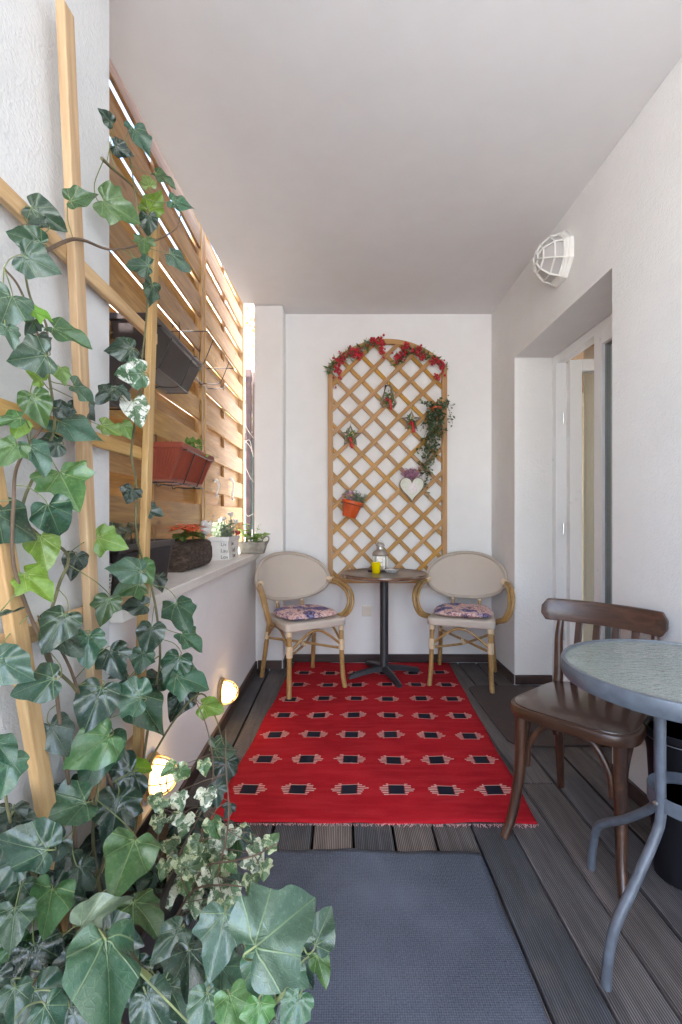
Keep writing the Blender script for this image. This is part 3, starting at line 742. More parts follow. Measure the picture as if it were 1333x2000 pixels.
# white dish
dy = TBy + 0.0; dx = (765 - CX) / F * dy
ds = MB()
N = 32
prof = [(0.0001, 0.004), (0.03, 0.0), (0.034, 0.003), (0.05, 0.02), (0.052, 0.022), (0.049, 0.021), (0.03, 0.007), (0.0001, 0.006)]
ds.lathe(prof, N)
for i, (x, y, z) in enumerate(ds.v):
    a = math.atan2(y, x); k = 1 + 0.12 * (math.cos(4 * a)) * min(1, math.hypot(x, y) / 0.05); ds.v[i] = (dx + x * k, dy + y * k, TT + z * (1 + 0.15 * math.cos(4 * a)))
tag(ds.build('dish', plain('white_porcelain', (0.82, 0.82, 0.82), 0.15, var=0.02), smooth='auto'), 'small white porcelain dish beside the yellow cup', 'dish')
nk = MB(); rn = random.Random(2)
for k in range(2):
    pass
npk = MB().prism(poly_round([(lx - 0.095, ly - 0.07), (lx + 0.075, ly - 0.075), (lx + 0.08, ly - 0.055), (lx - 0.09, ly - 0.052)], 0.01), TT, TT + 0.014)
tag(npk.build('napkin', plain('plum_cloth', (0.07, 0.03, 0.06), 0.8, var=0.2, scale=60, bump=0.4), smooth='auto', bevel=0.004), 'dark plum folded cloth on the table at the foot of the lantern', 'cloth')
# wall socket
sp = P(717.5, 1193, YB); 
sk2 = thing('wall_socket', 'square cream socket cover low on the end wall beside the pedestal', 'socket', (sp.x, YB, sp.z))
pl = MB().box((sp.x - 0.038, YB - 0.011, sp.z - 0.041), (sp.x + 0.038, YB - 0.0005, sp.z + 0.041)).build('cover', plain('cream_plastic', (0.74, 0.69, 0.60), 0.4, var=0.02), sk2, bevel=0.004)
MB().box((sp.x - 0.026, YB - 0.014, sp.z - 0.03), (sp.x + 0.026, YB - 0.0115, sp.z + 0.028)).build('flap', plain('cream_plastic_flap', (0.70, 0.64, 0.55), 0.4, var=0.02), pl, bevel=0.001)

# ------------------------------------------------------------------ bentwood chair
M['bent'] = wood('brown_beech', (0.095, 0.038, 0.019), (0.024, 0.010, 0.006), 0.34, 0.8, knots=False, hue=0.1, coat=0.2)
def turned():
    m = Mat('brown_beech_round'); v = m.coord(scale=(30, 30, 2.0)); n = m.noise(v, 1.6, 5, 0.6, 0.6); w_ = m.noise(m.coord(), 14, 5, 0.7)
    c = m.ramp(n, [(0.32, (0.020, 0.008, 0.005)), (0.62, (0.075, 0.030, 0.015))]); c = m.mix(w_.rng(0.58, 0.75, 0, 0.5), c, (0.17, 0.085, 0.048))
    m.color(c).rough(0.36); m.set(Coat_Weight=0.2, Coat_Roughness=0.25); m.bump(n, 0.15, 0.001); return m.mat
M['bent_round'] = turned()
bc = thing('bentwood_chair', 'dark brown bentwood chair with slatted back by the glass table', 'chair', (0, 0, 0))
def rod(path, rad, name, n=12, k=8):
    q = bez(path, k); m_ = len(q) - 1
    if isinstance(rad, (list, tuple)):
        rr = []
        for i in range(len(q)):
            t = i / m_ * (len(rad) - 1); a = int(min(t, len(rad) - 2)); rr.append(rad[a] + (rad[a + 1] - rad[a]) * (t - a))
    else: rr = rad
    return MB().tube(q, rr, n).build(name, M['bent_round'], bc, smooth='auto')
for s in (-1, 1):
    rod([(s * 0.186, -0.232, 0), (s * 0.170, -0.195, 0.09), (s * 0.160, -0.165, 0.25), (s * 0.158, -0.160, 0.43)], [0.0135, 0.0165, 0.0195, 0.0215], 'leg')
    rod([(s * 0.178, 0.238, 0), (s * 0.168, 0.200, 0.16), (s * 0.165, 0.178, 0.40), (s * 0.166, 0.185, 0.50), (s * 0.169, 0.196, 0.63), (s * 0.166, 0.208, 0.70)], [0.0135, 0.0165, 0.0185, 0.018, 0.016, 0.013], 'leg')
    rod([(s * 0.158, -0.135, 0.25), (s * 0.160, -0.115, 0.34), (s * 0.163, -0.05, 0.408), (s * 0.165, 0.05, 0.408), (s * 0.165, 0.125, 0.34), (s * 0.166, 0.155, 0.25)], 0.0105, 'side_brace')
rod([(-0.136, -0.163, 0.25), (-0.125, -0.162, 0.33), (-0.075, -0.158, 0.402), (0, -0.157, 0.412), (0.075, -0.158, 0.402), (0.125, -0.162, 0.33), (0.136, -0.163, 0.25)], 0.0105, 'front_brace')
seatp = poly_round([(-0.215, -0.215), (0.215, -0.215), (0.178, 0.205), (-0.178, 0.205)], 0.12, 10)
MB().prism(seatp, 0.425, 0.461).build('seat_rim', M['bent'], bc, smooth='auto', bevel=0.006)
si = [(x * 0.945, y * 0.945) for x, y in seatp]
def seatmat():
    m = Mat('seat_ply'); v = m.coord(scale=(20, 1.5, 1)); n = m.noise(v, 2, 5, 0.6, 0.7); w_ = m.noise(m.coord(), 8, 5, 0.7)
    c = m.ramp(n, [(0.3, (0.028, 0.013, 0.009)), (0.65, (0.066, 0.032, 0.022))]); m.color(c).rough(w_.rng(0.3, 0.7, 0.22, 0.28)); m.set(Coat_Weight=0.5, Coat_Roughness=0.12); return m.mat
MB().prism(si, 0.455, 0.4655).build('seat', seatmat(), bc, smooth='auto', bevel=0.002)
# curved top rail
rl = MB(); N = 24
for i in range(N + 1):
    u = -1 + 2 * i / N; x = -0.014 + 0.222 * u; y = 0.240 - 0.050 * u * u; hh = 0.043 * math.sqrt(max(0.05, 1 - (max(0, abs(u) - 0.93) / 0.075) ** 2))
    th = 0.0115
    for (dy_, dz) in ((-th, -hh), (th, -hh), (th, hh), (-th, hh)): rl.v.append((x, y + dy_ + dz * 0.2, 0.742 + dz))
for i in range(N):
    for j in range(4): a = i * 4 + j; b = i * 4 + (j + 1) % 4; rl.f.append((a, b, b + 4, a + 4))
rl.f += [(0, 1, 2, 3), (N * 4 + 3, N * 4 + 2, N * 4 + 1, N * 4)]
rl.build('top_rail', M['bent'], bc, smooth='auto', bevel=0.005)
for x in (-0.10, -0.034, 0.034, 0.10):
    beam('back_slat', (x, 0.165, 0.455), (x, 0.230 - 0.3 * x * x, 0.70), 0.027, 0.009, M['bent'], bc, (0, 1, 0.4))
bc.location = (0.868, 1.675, 0.0); bc.rotation_euler = (0, 0, R(-46.5))

# ------------------------------------------------------------------ glass table
GX, GY, GR, GZ = 0.872, 1.178, 0.292, 0.74
gt = thing('glass_table', 'round grey metal garden table with rippled glass top', 'table', (GX, GY, 0))
M['grey_paint'] = plain('grey_powder_coat', (0.090, 0.102, 0.122), 0.36, 0.0, var=0.22, scale=35)
gm_ = Mat('rippled_glass'); v = gm_.coord(scale=(1, 2.6, 1)); n = gm_.noise(v, 34, 2, 0.5, 0.8)
gm_.color((0.40, 0.46, 0.42)).rough(0.07); gm_.set(Transmission_Weight=0.5, IOR=1.55); gm_.bump(n, 0.8, 0.004); M['ripple'] = gm_.mat
MB().lathe([(0.0001, -0.006), (GR - 0.012, -0.006), (GR - 0.012, 0.0), (0.0001, 0.0)], 72, (GX, GY, GZ)).build('glass_top', M['ripple'], gt, smooth='auto')
MB().lathe([(GR - 0.014, -0.034), (GR - 0.004, -0.036), (GR, -0.03), (GR + 0.001, -0.004), (GR - 0.002, 0.004), (GR - 0.010, 0.005), (GR - 0.0115, 0.002), (GR - 0.0115, -0.010), (GR - 0.014, -0.012), (GR - 0.014, -0.034)], 96, (GX, GY, GZ)).build('rim', M['grey_paint'], gt, smooth='auto')
f1 = PZ(1187, 1928); f2 = PZ(1157, 1698)
u1 = Vector((f1.x - GX, f1.y - GY, 0)); u2 = Vector((f2.x - GX, f2.y - GY, 0))
for fv in (u1, u2, -u1, -u2):
    L = fv.length; uu = fv.normalized(); c = Vector((GX, GY, 0))
    r0 = 0.088
    pth = [(r0, GZ - 0.03), (r0, 0.60), (r0, 0.46), (r0, 0.385), (r0 + 0.018, 0.335), (r0 + (L - r0) * 0.45, 0.245), (L - 0.035, 0.165), (L - 0.012, 0.115), (L, 0.05), (L + 0.004, 0.0)]
    lg = MB().tube(bez([c + uu * a + Vector((0, 0, z)) for a, z in pth], 6), 0.0120, 14).build('leg', M['grey_paint'], gt, smooth='auto')
    for z in (0.68, 0.42):
        sc_ = MB(); q = c + uu * (r0 + 0.0145) + Vector((0, 0, z)); sc_.tube([q - uu * 0.002, q + uu * 0.003, q + uu * 0.0045], [0.0065, 0.0065, 0.004], 10); sc_.build('bolt', M['steel'], lg, smooth='auto')
    sd = uu.cross(Vector((0, 0, 1)))
    bq = MB().tube([c + uu * r0 + Vector((0, 0, GZ - 0.028)), c + uu * (GR - 0.016) + Vector((0, 0, GZ - 0.028))], 0.009, 8).build('support_arm', M['grey_paint'], gt, smooth='auto')
MB().lathe([(0.072, -0.004), (0.0905, -0.018), (0.0905, 0.018), (0.072, 0.004), (0.072, -0.004)], 48, (GX, GY, 0.42)).build('leg_ring', M['grey_paint'], gt, smooth='auto')

# ------------------------------------------------------------------ black bin
bx, by = 1.063, 1.47
bn = thing('waste_bin', 'black tapered waste bin against the wall behind the glass table', 'bin', (bx, by, 0))
M['black_plastic'] = plain('black_plastic', (0.006, 0.006, 0.008), 0.5, var=0.2, scale=8, spec=0.3)
MB().lathe([(0.0001, 0.0), (0.068, 0.0), (0.074, 0.006), (0.096, 0.45), (0.093, 0.45), (0.090, 0.43), (0.04, 0.44), (0.0001, 0.435)], 40, (bx, by, 0.0005)).build('body', M['black_plastic'], bn, smooth='auto')
MB().lathe([(0.090, 0.452), (0.0985, 0.444), (0.1005, 0.455), (0.0985, 0.465), (0.092, 0.461), (0.090, 0.452)], 40, (bx, by, 0)).build('rim', M['black_plastic'], bn, smooth='auto')
MB().tube([(bx + 0.1 * math.cos(2 * math.pi * i / 40), by + 0.1 * math.sin(2 * math.pi * i / 40), 0.437) for i in range(40)], 0.0014, 6, closed=True).build('wire_ring', M['steel'], bn, smooth=True)

# ------------------------------------------------------------------ wall lamp (right wall), unlit
LW = P(1100, 507, 1.172 * F / (1100 - CX)); LY, LZ = LW.y, LW.z
wl = thing('wall_lamp', 'unlit white octagonal caged wall lamp above the door opening', 'lamp', (XR, LY, LZ))
M['lampwhite'] = plain('white_enamel', (0.78, 0.77, 0.73), 0.35, var=0.04)
go = Mat('frosted_lamp_glass'); go.color((0.60, 0.57, 0.56)).rough(0.35); go.set(Transmission_Weight=0.25); M['lampglass'] = go.mat
def octring(r, x): return [(x, LY + r * math.cos(R(22.5 + 45 * k)), LZ + r * math.sin(R(22.5 + 45 * k))) for k in range(8)]
def oct_stack(rings):
    mb = MB()
    for r_, x in rings: mb.v += octring(r_, x)
    for i in range(len(rings) - 1):
        for k in range(8): a = i * 8 + k; b = i * 8 + (k + 1) % 8; mb.f.append((a, b, b + 8, a + 8))
    mb.f += [tuple(range(8)), tuple((len(rings) - 1) * 8 + k for k in range(8))]
    return mb
oct_stack([(0.132, XR - 0.001), (0.132, XR - 0.022), (0.125, XR - 0.026), (0.125, XR - 0.038), (0.116, XR - 0.042)]).build('base', M['lampwhite'], wl, bevel=0.002)
oct_stack([(0.105, XR - 0.043), (0.098, XR - 0.080), (0.061, XR - 0.122), (0.026, XR - 0.136)]).build('glass', M['lampglass'], wl)
cg = MB(); RG = [(0.116, XR - 0.042), (0.105, XR - 0.086), (0.067, XR - 0.130), (0.028, XR - 0.144)]
for r_, x in RG:
    pts = octring(r_, x); cg.tube(pts, 0.0048, 6, closed=True)
for k in range(8): cg.tube([octring(r_, x)[k] for r_, x in RG], 0.0048, 6)
cg.build('cage', M['lampwhite'], wl, smooth='auto')

# ------------------------------------------------------------------ low bulkhead lamps on the parapet, lit
lampm = Mat('lit_lamp_glass'); lampm.color((1, 0.9, 0.7)); lampm.set(Emission_Strength=2.0); lampm.b.inputs['Emission Color'].default_value = (1.0, 0.62, 0.24, 1)
M['lit'] = lampm.mat
M['brass'] = plain('brass_cage', (0.42, 0.30, 0.16), 0.4, 0.7, var=0.2)
def floor_lamp(y, z, label, r=0.054):
    t = thing('bulkhead_lamp', label, 'lamp', (XL, y, z), 'lit bulkhead lamps low on the parapet')
    def dome(rr, dep, x0, n=20, m=6):
        mb = MB(); rows = []
        for i in range(m + 1):
            a = math.pi / 2 * i / m
            rows.append((max(1e-4, rr * math.cos(a)), x0 + dep * math.sin(a)))
        for r_, x in rows:
            for k in range(n): mb.v.append((x, y + r_ * math.cos(2 * math.pi * k / n), z + 1.15 * r_ * math.sin(2 * math.pi * k / n)))
        for i in range(m):
            for k in range(n): a = i * n + k; b = i * n + (k + 1) % n; mb.f.append((a, b, b + n, a + n))
        return mb
    bs = MB(); n = 24
    for r_, x in ((r * 1.22, XL + 0.0005), (r * 1.22, XL + 0.014), (r * 1.08, XL + 0.022), (r * 0.9, XL + 0.022)):
        for k in range(n): bs.v.append((x, y + r_ * math.cos(2 * math.pi * k / n), z + 1.15 * r_ * math.sin(2 * math.pi * k / n)))
    for i in range(3):
        for k in range(n): a = i * n + k; b = i * n + (k + 1) % n; bs.f.append((a, b, b + n, a + n))
    bs.f += [tuple(range(n)), tuple(3 * n + k for k in range(n))]
    bs.build('base', M['brass'], t, smooth='auto')
    dome(r * 0.86, 0.062, XL + 0.0225).build('glass', M['lit'], t, smooth=True)
    cgm = MB()
    for ang in (0, 60, 120):
        pts = []
        for i in range(17):
            a = math.pi * i / 16; pts.append((XL + 0.022 + 0.074 * math.sin(a), y + r * 1.02 * math.cos(a) * math.cos(R(ang)), z + 1.15 * r * 1.02 * math.cos(a) * math.sin(R(ang))))
        cgm.tube(pts, 0.0026, 6)
    cgm.tube([(XL + 0.022 + 0.05, y + r * 0.75 * math.cos(2 * math.pi * k / 24), z + 1.15 * r * 0.75 * math.sin(2 * math.pi * k / 24)) for k in range(24)], 0.0026, 6, closed=True)
    cgm.build('cage', M['brass'], t, smooth='auto')
floor_lamp(2.475, 0.205, 'lit brass bulkhead lamp on the parapet nearest the rattan chair')
floor_lamp(1.56, 0.265, 'lit bulkhead lamp on the parapet half hidden behind the ivy')

# ------------------------------------------------------------------ hanging flower boxes and wire holders
M['choc'] = plain('dark_brown_plastic', (0.034, 0.026, 0.026), 0.42, var=0.12, scale=10)
M['terra_box'] = plain('terracotta_plastic', (0.27, 0.055, 0.028), 0.5, var=0.15, scale=10)
M['wire'] = plain('dark_wire', (0.05, 0.045, 0.045), 0.4, 0.6)
M['soil'] = plain('soil', (0.045, 0.03, 0.02), 0.95, var=0.5, scale=80, bump=1.0)
def leafmat(name, a, b, rough=0.45, trans=0.25, sc=30):
    m = Mat(name); v = m.coord(rnd=5.0); n = m.noise(v, sc, 3); m.color(m.mix(n.rng(0.35, 0.65), a, b)).rough(rough)
    if trans:
        ts = m.t.nodes.new('ShaderNodeBsdfTranslucent'); mx = m.t.nodes.new('ShaderNodeMixShader'); mx.inputs[0].default_value = trans
        ts.inputs[0].default_value = (*[min(1, x * 1.8) for x in b], 1); m.t.links.new(m.b.outputs[0], mx.inputs[1]); m.t.links.new(ts.outputs[0], mx.inputs[2]); m.t.links.new(mx.outputs[0], m.out.inputs[0])
    return m.mat
M['green'] = leafmat('leaf_green', (0.05, 0.11, 0.025), (0.11, 0.20, 0.05))
M['lightgreen'] = leafmat('leaf_light', (0.12, 0.22, 0.04), (0.22, 0.36, 0.07))
M['greygreen'] = leafmat('leaf_greygreen', (0.13, 0.17, 0.11), (0.24, 0.29, 0.20))
M['darkgreen'] = leafmat('leaf_dark', (0.022, 0.05, 0.02), (0.06, 0.10, 0.04))
M['brownleaf'] = leafmat('leaf_dry', (0.20, 0.11, 0.05), (0.36, 0.22, 0.11), 0.7)
M['red'] = leafmat('berry_red', (0.36, 0.010, 0.02), (0.60, 0.03, 0.05), 0.3, 0)
M['orangeflower'] = leafmat('orange_petal', (0.75, 0.10, 0.03), (0.90, 0.20, 0.07), 0.55, 0.25)
M['whiteflower'] = leafmat('white_petal', (0.75, 0.75, 0.72), (0.88, 0.88, 0.86), 0.6, 0.3)
M['mauve'] = leafmat('mauve_heather', (0.30, 0.13, 0.22), (0.52, 0.30, 0.40), 0.7, 0.2)
M['stem'] = plain('green_brown_stem', (0.13, 0.11, 0.05), 0.6, var=0.35, scale=30)
def hollow_box(t, name, mat, y0, y1, xo0, xo1, xb0, xb1, zb, zt, ribs=0, part=True):
    """tapered trough: top x range xo0..xo1, bottom xb0..xb1"""
    mb = MB(); e = 0.02
    def rect(x0, x1, ya, yb, z): return [(x0, ya, z), (x1, ya, z), (x1, yb, z), (x0, yb, z)]
    w_ = 0.006
    rows = [rect(xb0, xb1, y0 + e, y1 - e, zb), rect(xo0 + 0.008, xo1 - 0.008, y0 + 0.006, y1 - 0.006, zt - 0.026), rect(xo0, xo1, y0, y1, zt - 0.025), rect(xo0, xo1, y0, y1, zt),
            rect(xo0 + w_, xo1 - w_, y0 + w_, y1 - w_, zt), rect(xo0 + 0.014, xo1 - 0.014, y0 + 0.014, y1 - 0.014, zt - 0.026), rect(xb0 + w_, xb1 - w_, y0 + e + w_, y1 - e - w_, zb + w_)]
    for r_ in rows: mb.v += r_
    for i in range(len(rows) - 1):
        for k in range(4): a = i * 4 + k; b = i * 4 + (k + 1) % 4; mb.f.append((a, b, b + 4, a + 4))
    mb.f += [(3, 2, 1, 0), tuple(24 + k for k in range(4))]
    o = mb.build(name, mat, t, bevel=0.0025, seg=2)
    if ribs:
        n = ribs; rbm = MB()
        for i in range(n):
            y = y0 + e + 0.02 + (y1 - y0 - 2 * e - 0.04) * i / (n - 1); f = 0.003
            q0 = Vector((xb1 + (xo1 - 0.008 - xb1) * 0.08 + 0.0005, y, zb + (zt - 0.026 - zb) * 0.08)); q1 = Vector((xb1 + (xo1 - 0.008 - xb1) * 0.97 + 0.0005, y, zb + (zt - 0.026 - zb) * 0.97))
            rbm.tube([q0, q1], f, 5)
        nx = max(6, int(n * (xo1 - xo0) / (y1 - y0)))
        for i in range(nx):
            u = (i + 0.5) / nx; q0 = Vector((xb0 + (xb1 - xb0) * u, y0 + e - 0.0005, zb + 0.012)); q1 = Vector((xo0 + 0.008 + (xo1 - xo0 - 0.016) * u, y0 + 0.0065, zt - 0.03)); rbm.tube([q0, q1], 0.003, 5)
        r_ = rbm.build('ribs', mat, o, smooth='auto'); r_['kind'] = 'stuff'
    return o
def holder(label, y0, y1, xi, xo, zb, zt, hooks=True):
    t = thing('wire_holder', label, 'holder', (xo, (y0 + y1) / 2, zb), 'wire holders hooked on the fence')
    for nm, ya in (('hook_frame', y0 + 0.12), ('hook_frame', y1 - 0.12)):
        mb = MB()
        mb.tube(bez([(XF - 0.012, ya, zt + 0.035), (XF + 0.012, ya, zt + 0.085), (xo - 0.004, ya, zt + 0.05), (xo - 0.004, ya, zb), (xo + 0.03, ya, zb - 0.012), (xi - 0.06, ya, zb - 0.012), (xi - 0.035, ya, zb + 0.02), (xi + 0.006, ya, zt - 0.03)], 5), 0.0026, 6)
        mb.build(nm, M['wire'], t, smooth=True)
    for z, xa, xb in ((zt - 0.03, xo - 0.004, xi + 0.008), (zb - 0.010, xo + 0.012, xi - 0.05)):
        MB().tube([(xa, y0, z), (xb, y0, z), (xb, y1, z), (xa, y1, z)], 0.0026, 6, closed=True).build('wire_loop', M['wire'], t)
    return t
rp = random.Random(11)
def sprig_cloud(mb, c, rad, n, L, wid, up=0.5):
    for i in range(n):
        b = Vector(c) + Vector((rp.gauss(0, rad[0]), rp.gauss(0, rad[1]), rp.uniform(0, rad[2]))); d = Vector((rp.gauss(0, 1), rp.gauss(0, 1), rp.gauss(up, 0.6))).normalized()
        mb.leaf(b, b + d * L * rp.uniform(0.6, 1.2), Vector((rp.gauss(0, .5), rp.gauss(-.5, .5), 1)), wid)
XI = -0.695; XO = -0.868
def flower_box(label, mat, y0, y1, zt, hgt=0.145, ribs=0, plant=None):
    t = thing('flower_box', label, 'flower box', ((XI + XO) / 2, (y0 + y1) / 2, zt - hgt), 'flower boxes hung on the fence')
    hollow_box(t, 'box', mat, y0, y1, XO, XI, XO + 0.012, XI - 0.062, zt - hgt, zt, ribs)
    MB().box((XO + 0.018, y0 + 0.022, zt - 0.05), (XI - 0.02, y1 - 0.022, zt - 0.028)).build('soil', M['soil'], t)
    if plant:
        mb = MB()
        for k in range(plant[1]):
            y = rp.uniform(y0 + 0.05, y1 - 0.05) if plant[2] is None else rp.gauss(plant[2], 0.045); sprig_cloud(mb, (rp.uniform(XO + .05, XI - .02), y, zt - 0.03), (.012, .012, .085), 9, 0.04, 0.28)
        o = mb.build('plant', M[plant[0]], t); o['kind'] = 'stuff'
    return t
flower_box('higher dark brown flower box hung on the near fence panel', M['choc'], 1.75, 2.35, 1.885)
flower_box('lower dark brown flower box hung close to the plaster column', M['choc'], 1.07, 1.64, 1.645, plant=('brownleaf', 26, None))
flower_box('terracotta red ribbed flower box hung low on the fence', M['terra_box'], 2.06, 2.58, 1.455, 0.165, 34, plant=('lightgreen', 12, 2.42))
holder('wire holder carrying the higher dark brown flower box', 1.80, 2.30, XI, XO, 1.885 - 0.145, 1.885)
holder('wire holder carrying the terracotta flower box', 2.10, 2.545, XI, XO, 1.455 - 0.165, 1.455)
holder('wire holder carrying the lower dark brown flower box', 1.12, 1.60, XI, XO, 1.645 - 0.145, 1.645)
holder('empty wire flower box holder hooked over the middle fence post', 2.42, 3.02, XI, XO, 1.96, 2.11)

# ------------------------------------------------------------------ planters on the sill
ZP = SILL + 0.0006
t = thing('trough_planter', 'long dark brown ribbed trough planter on the sill', 'planter', (-0.78, 1.7, ZP))
hollow_box(t, 'trough', M['choc'], 1.46, 1.955, -0.872, -0.688, -0.858, -0.715, ZP, 1.035, 46)
MB().box((-0.86, 1.48, 0.985), (-0.70, 1.935, 1.005)).build('soil', M['soil'], t)
mb = MB()
for k in range(34):
    a = rp.uniform(0, 6.28); r_ = rp.uniform(0.03, 0.12); c = Vector((-0.775 + r_ * 0.7 * math.cos(a), 1.60 + r_ * math.sin(a), 1.09 + rp.uniform(-.01, .02)))
    mb.leaf(c, c + Vector((math.cos(a) * 0.06, math.sin(a) * 0.06, -0.02)), (0, 0, 1), 0.38)
    mb.tube([(-0.775, 1.60, 1.0), tuple(c)], 0.0022, 5)
o = mb.build('plant', M['greygreen'], t); o['kind'] = 'stuff'
mb = MB()
for k in range(10):
    c = Vector((-0.77 + rp.uniform(-.05, .05), 1.80 + rp.uniform(-.1, .1), 1.005)); mb.tube([c, c + Vector((rp.uniform(-.02, .02), rp.uniform(-.02, .02), rp.uniform(.05, .09)))], 0.0016, 4)
o = mb.build('dry_stalks', M['stem'], t); o['kind'] = 'stuff'
# patterned pot
pmm = Mat('black_white_glaze'); v = pmm.coord(); n_ = pmm.voro(v, 95, 'DISTANCE_TO_EDGE'); pmm.color(pmm.mix(n_.gt(0.16), (0.75, 0.75, 0.73), (0.015, 0.015, 0.018))).rough(0.3)
pp = MB().lathe([(0.0001, 0), (0.036, 0), (0.039, 0.005), (0.046, 0.105), (0.047, 0.112), (0.043, 0.112), (0.038, 0.02), (0.0001, 0.02)], 28, (-0.722, 1.385, ZP)).build('patterned_pot', pmm.mat, smooth='auto')
tag(pp, 'small black and white patterned pot at the near end of the sill', 'pot')
# log planter with poinsettia
def barkmat():
    m = Mat('bark'); v = m.coord(scale=(9, 9, 26)); n = m.noise(v, 3, 6, 0.7, 0.6); c = m.ramp(n, [(0.3, (0.018, 0.012, 0.009)), (0.5, (0.07, 0.045, 0.032)), (0.7, (0.17, 0.12, 0.09))]); m.color(c).rough(0.95); m.bump(n, 1.0, 0.012); return m.mat
t = thing('log_planter', 'bark covered log planter with orange poinsettia on the sill', 'planter', (-0.775, 2.35, ZP))
lg = MB(); NU, NV = 26, 12; prof = poly_round([(-0.078, 0.0), (0.078, 0.0), (0.078, 0.137), (-0.078, 0.137)], 0.045, 5)
for j in range(NV + 1):
    y = 2.165 + 0.38 * j / NV
    for (x, z) in prof:
        e = rp.uniform(0.985, 1.03); lg.v.append((-0.775 + x * e, y + (rp.uniform(-.006, .006)), ZP + max(0.0, z * e)))
K = len(prof)
for j in range(NV):
    for k in range(K): a = j * K + k; b = j * K + (k + 1) % K; lg.f.append((a, b, b + K, a + K))
lg.f += [tuple(range(K)), tuple(NV * K + k for k in range(K))]
lg.build('log', barkmat(), t, smooth='auto')
fl = MB(); gr = MB(); wf = MB()
for (cx_, cy2, r_) in ((-0.735, 2.22, 0.10), (-0.755, 2.40, 0.08)):
    for ring, (n, L, zz) in enumerate(((7, r_, 1.075), (6, r_ * 0.65, 1.085))):
        for k in range(n):
            a = 2 * math.pi * (k + 0.5 * ring) / n + rp.uniform(-.15, .15); b = Vector((cx_ + 0.008 * math.cos(a), cy2 + 0.008 * math.sin(a), zz)); fl.leaf(b, b + Vector((math.cos(a) * L, math.sin(a) * L, rp.uniform(-.3, 0.15) * L)), (0, 0, 1), 0.34, 0.1)
    for k in range(8):
        a = rp.uniform(0, 6.28); b = Vector((cx_, cy2, 1.05)); gr.leaf(b, b + Vector((math.cos(a) * r_ * 1.05, math.sin(a) * r_ * 1.05, rp.uniform(-.55, -.1) * r_)), (0, 0, 1), 0.33)
    gr.tube([(cx_, cy2, 1.0), (cx_, cy2, 1.08)], 0.004, 6)
fl.build('bracts', M['orangeflower'], t)['kind'] = 'stuff'; gr.build('leaves', M['green'], t)['kind'] = 'stuff'
# white painted ornament (bird) beside the poinsettia
bd = MB(); sph(bd, (-0.735, 2.555, 1.062), 0.036, 14, 10, (0.8, 1.35, 0.95)); sph(bd, (-0.73, 2.515, 1.088), 0.022, 12, 8); bd.tube([(-0.73, 2.499, 1.088), (-0.73, 2.482, 1.084)], [0.006, 0.001], 6); bd.tube([(-0.735, 2.60, 1.07), (-0.735, 2.66, 1.10)], [0.018, 0.006], 8); bd.tube([(-0.735, 2.555, 1.0), (-0.735, 2.555, 1.04)], 0.004, 6)
bo = bd.build('bird_ornament', plain('white_ornament', (0.8, 0.79, 0.76), 0.5, var=0.05), smooth='auto'); tag(bo, 'small white bird ornament perched behind the orange poinsettia', 'ornament')
# white planter with lettering
t = thing('white_planter', 'white tin planter lettered Live Laugh Love with small white flowers', 'planter', (-0.72, 2.93, ZP))
M['white_tin'] = plain('white_tin', (0.80, 0.79, 0.76), 0.45, var=0.06, scale=20)
hollow_box(t, 'tin', M['white_tin'], 2.78, 3.09, -0.785, -0.663, -0.782, -0.667, ZP, 1.008)
MB().box((-0.772, 2.79, 0.955), (-0.676, 3.08, 0.985)).build('soil', M['soil'], t)
M['ink'] = plain('grey_lettering', (0.16, 0.14, 0.13), 0.6)
def text(body, size, loc, rot, parent, mat, ext=0.0004):
    cu = bpy.data.curves.new('lettering', 'FONT'); cu.body = body; cu.size = size; cu.extrude = ext; cu.align_x = 'LEFT'
    to = bpy.data.objects.new('tmp', cu); COL.objects.link(to); dg = bpy.context.evaluated_depsgraph_get(); me = bpy.data.meshes.new_from_object(to.evaluated_get(dg)); bpy.data.objects.remove(to)
    me.materials.clear(); o = link('lettering', me, mat, parent); o.matrix_basis = Matrix.Translation(loc) @ Euler(rot).to_matrix().to_4x4(); return o
for i, (wd, z) in enumerate((('Live', 0.955), ('Laugh', 0.917), ('Love', 0.880))):
    text(wd, 0.036, (-0.6615, 2.84 + 0.02 * i, z), (R(90), 0, R(90)), t, M['ink'])
    text(wd[:3], 0.030, (-0.712, 2.7865, z), (R(90), 0, 0), t, M['ink'])
gm2 = MB(); wm = MB(); rm2 = MB()
for k in range(95):
    b = Vector((rp.uniform(-.775, -.68), rp.uniform(2.80, 3.07), 0.98)); h_ = rp.uniform(.05, .13); tip = b + Vector((rp.gauss(0, .02), rp.gauss(0, .02), h_)); gm2.tube([b, (b + tip) / 2 + Vector((rp.gauss(0, .006), 0, 0)), tip], 0.0011, 4)
    for q in range(6):
        c = b.lerp(tip, rp.uniform(.3, 1)); gm2.leaf(c, c + Vector((rp.gauss(0, .014), rp.gauss(0, .014), .012)), (0, -1, .5), .16)
for (x, y, z) in ((-0.715, 2.88, 1.115), (-0.70, 2.98, 1.14), (-0.69, 2.95, 1.15), (-0.675, 3.02, 1.10), (-0.725, 2.86, 1.10), (-0.68, 3.06, 1.09)):
    for k in range(9):
        a = rp.uniform(0, 6.28); wm.leaf((x, y, z), (x + 0.02 * math.cos(a), y + 0.02 * math.sin(a) - .004, z + rp.uniform(-.008, .02)), (0, -1, .6), 0.45)
    gm2.tube([(x, y, 0.98), (x, y, z)], 0.0013, 4)
for k in range(16): sph(rm2, (rp.uniform(-.69, -.66), rp.uniform(2.98, 3.08), rp.uniform(1.01, 1.04)), 0.006, 6, 4)
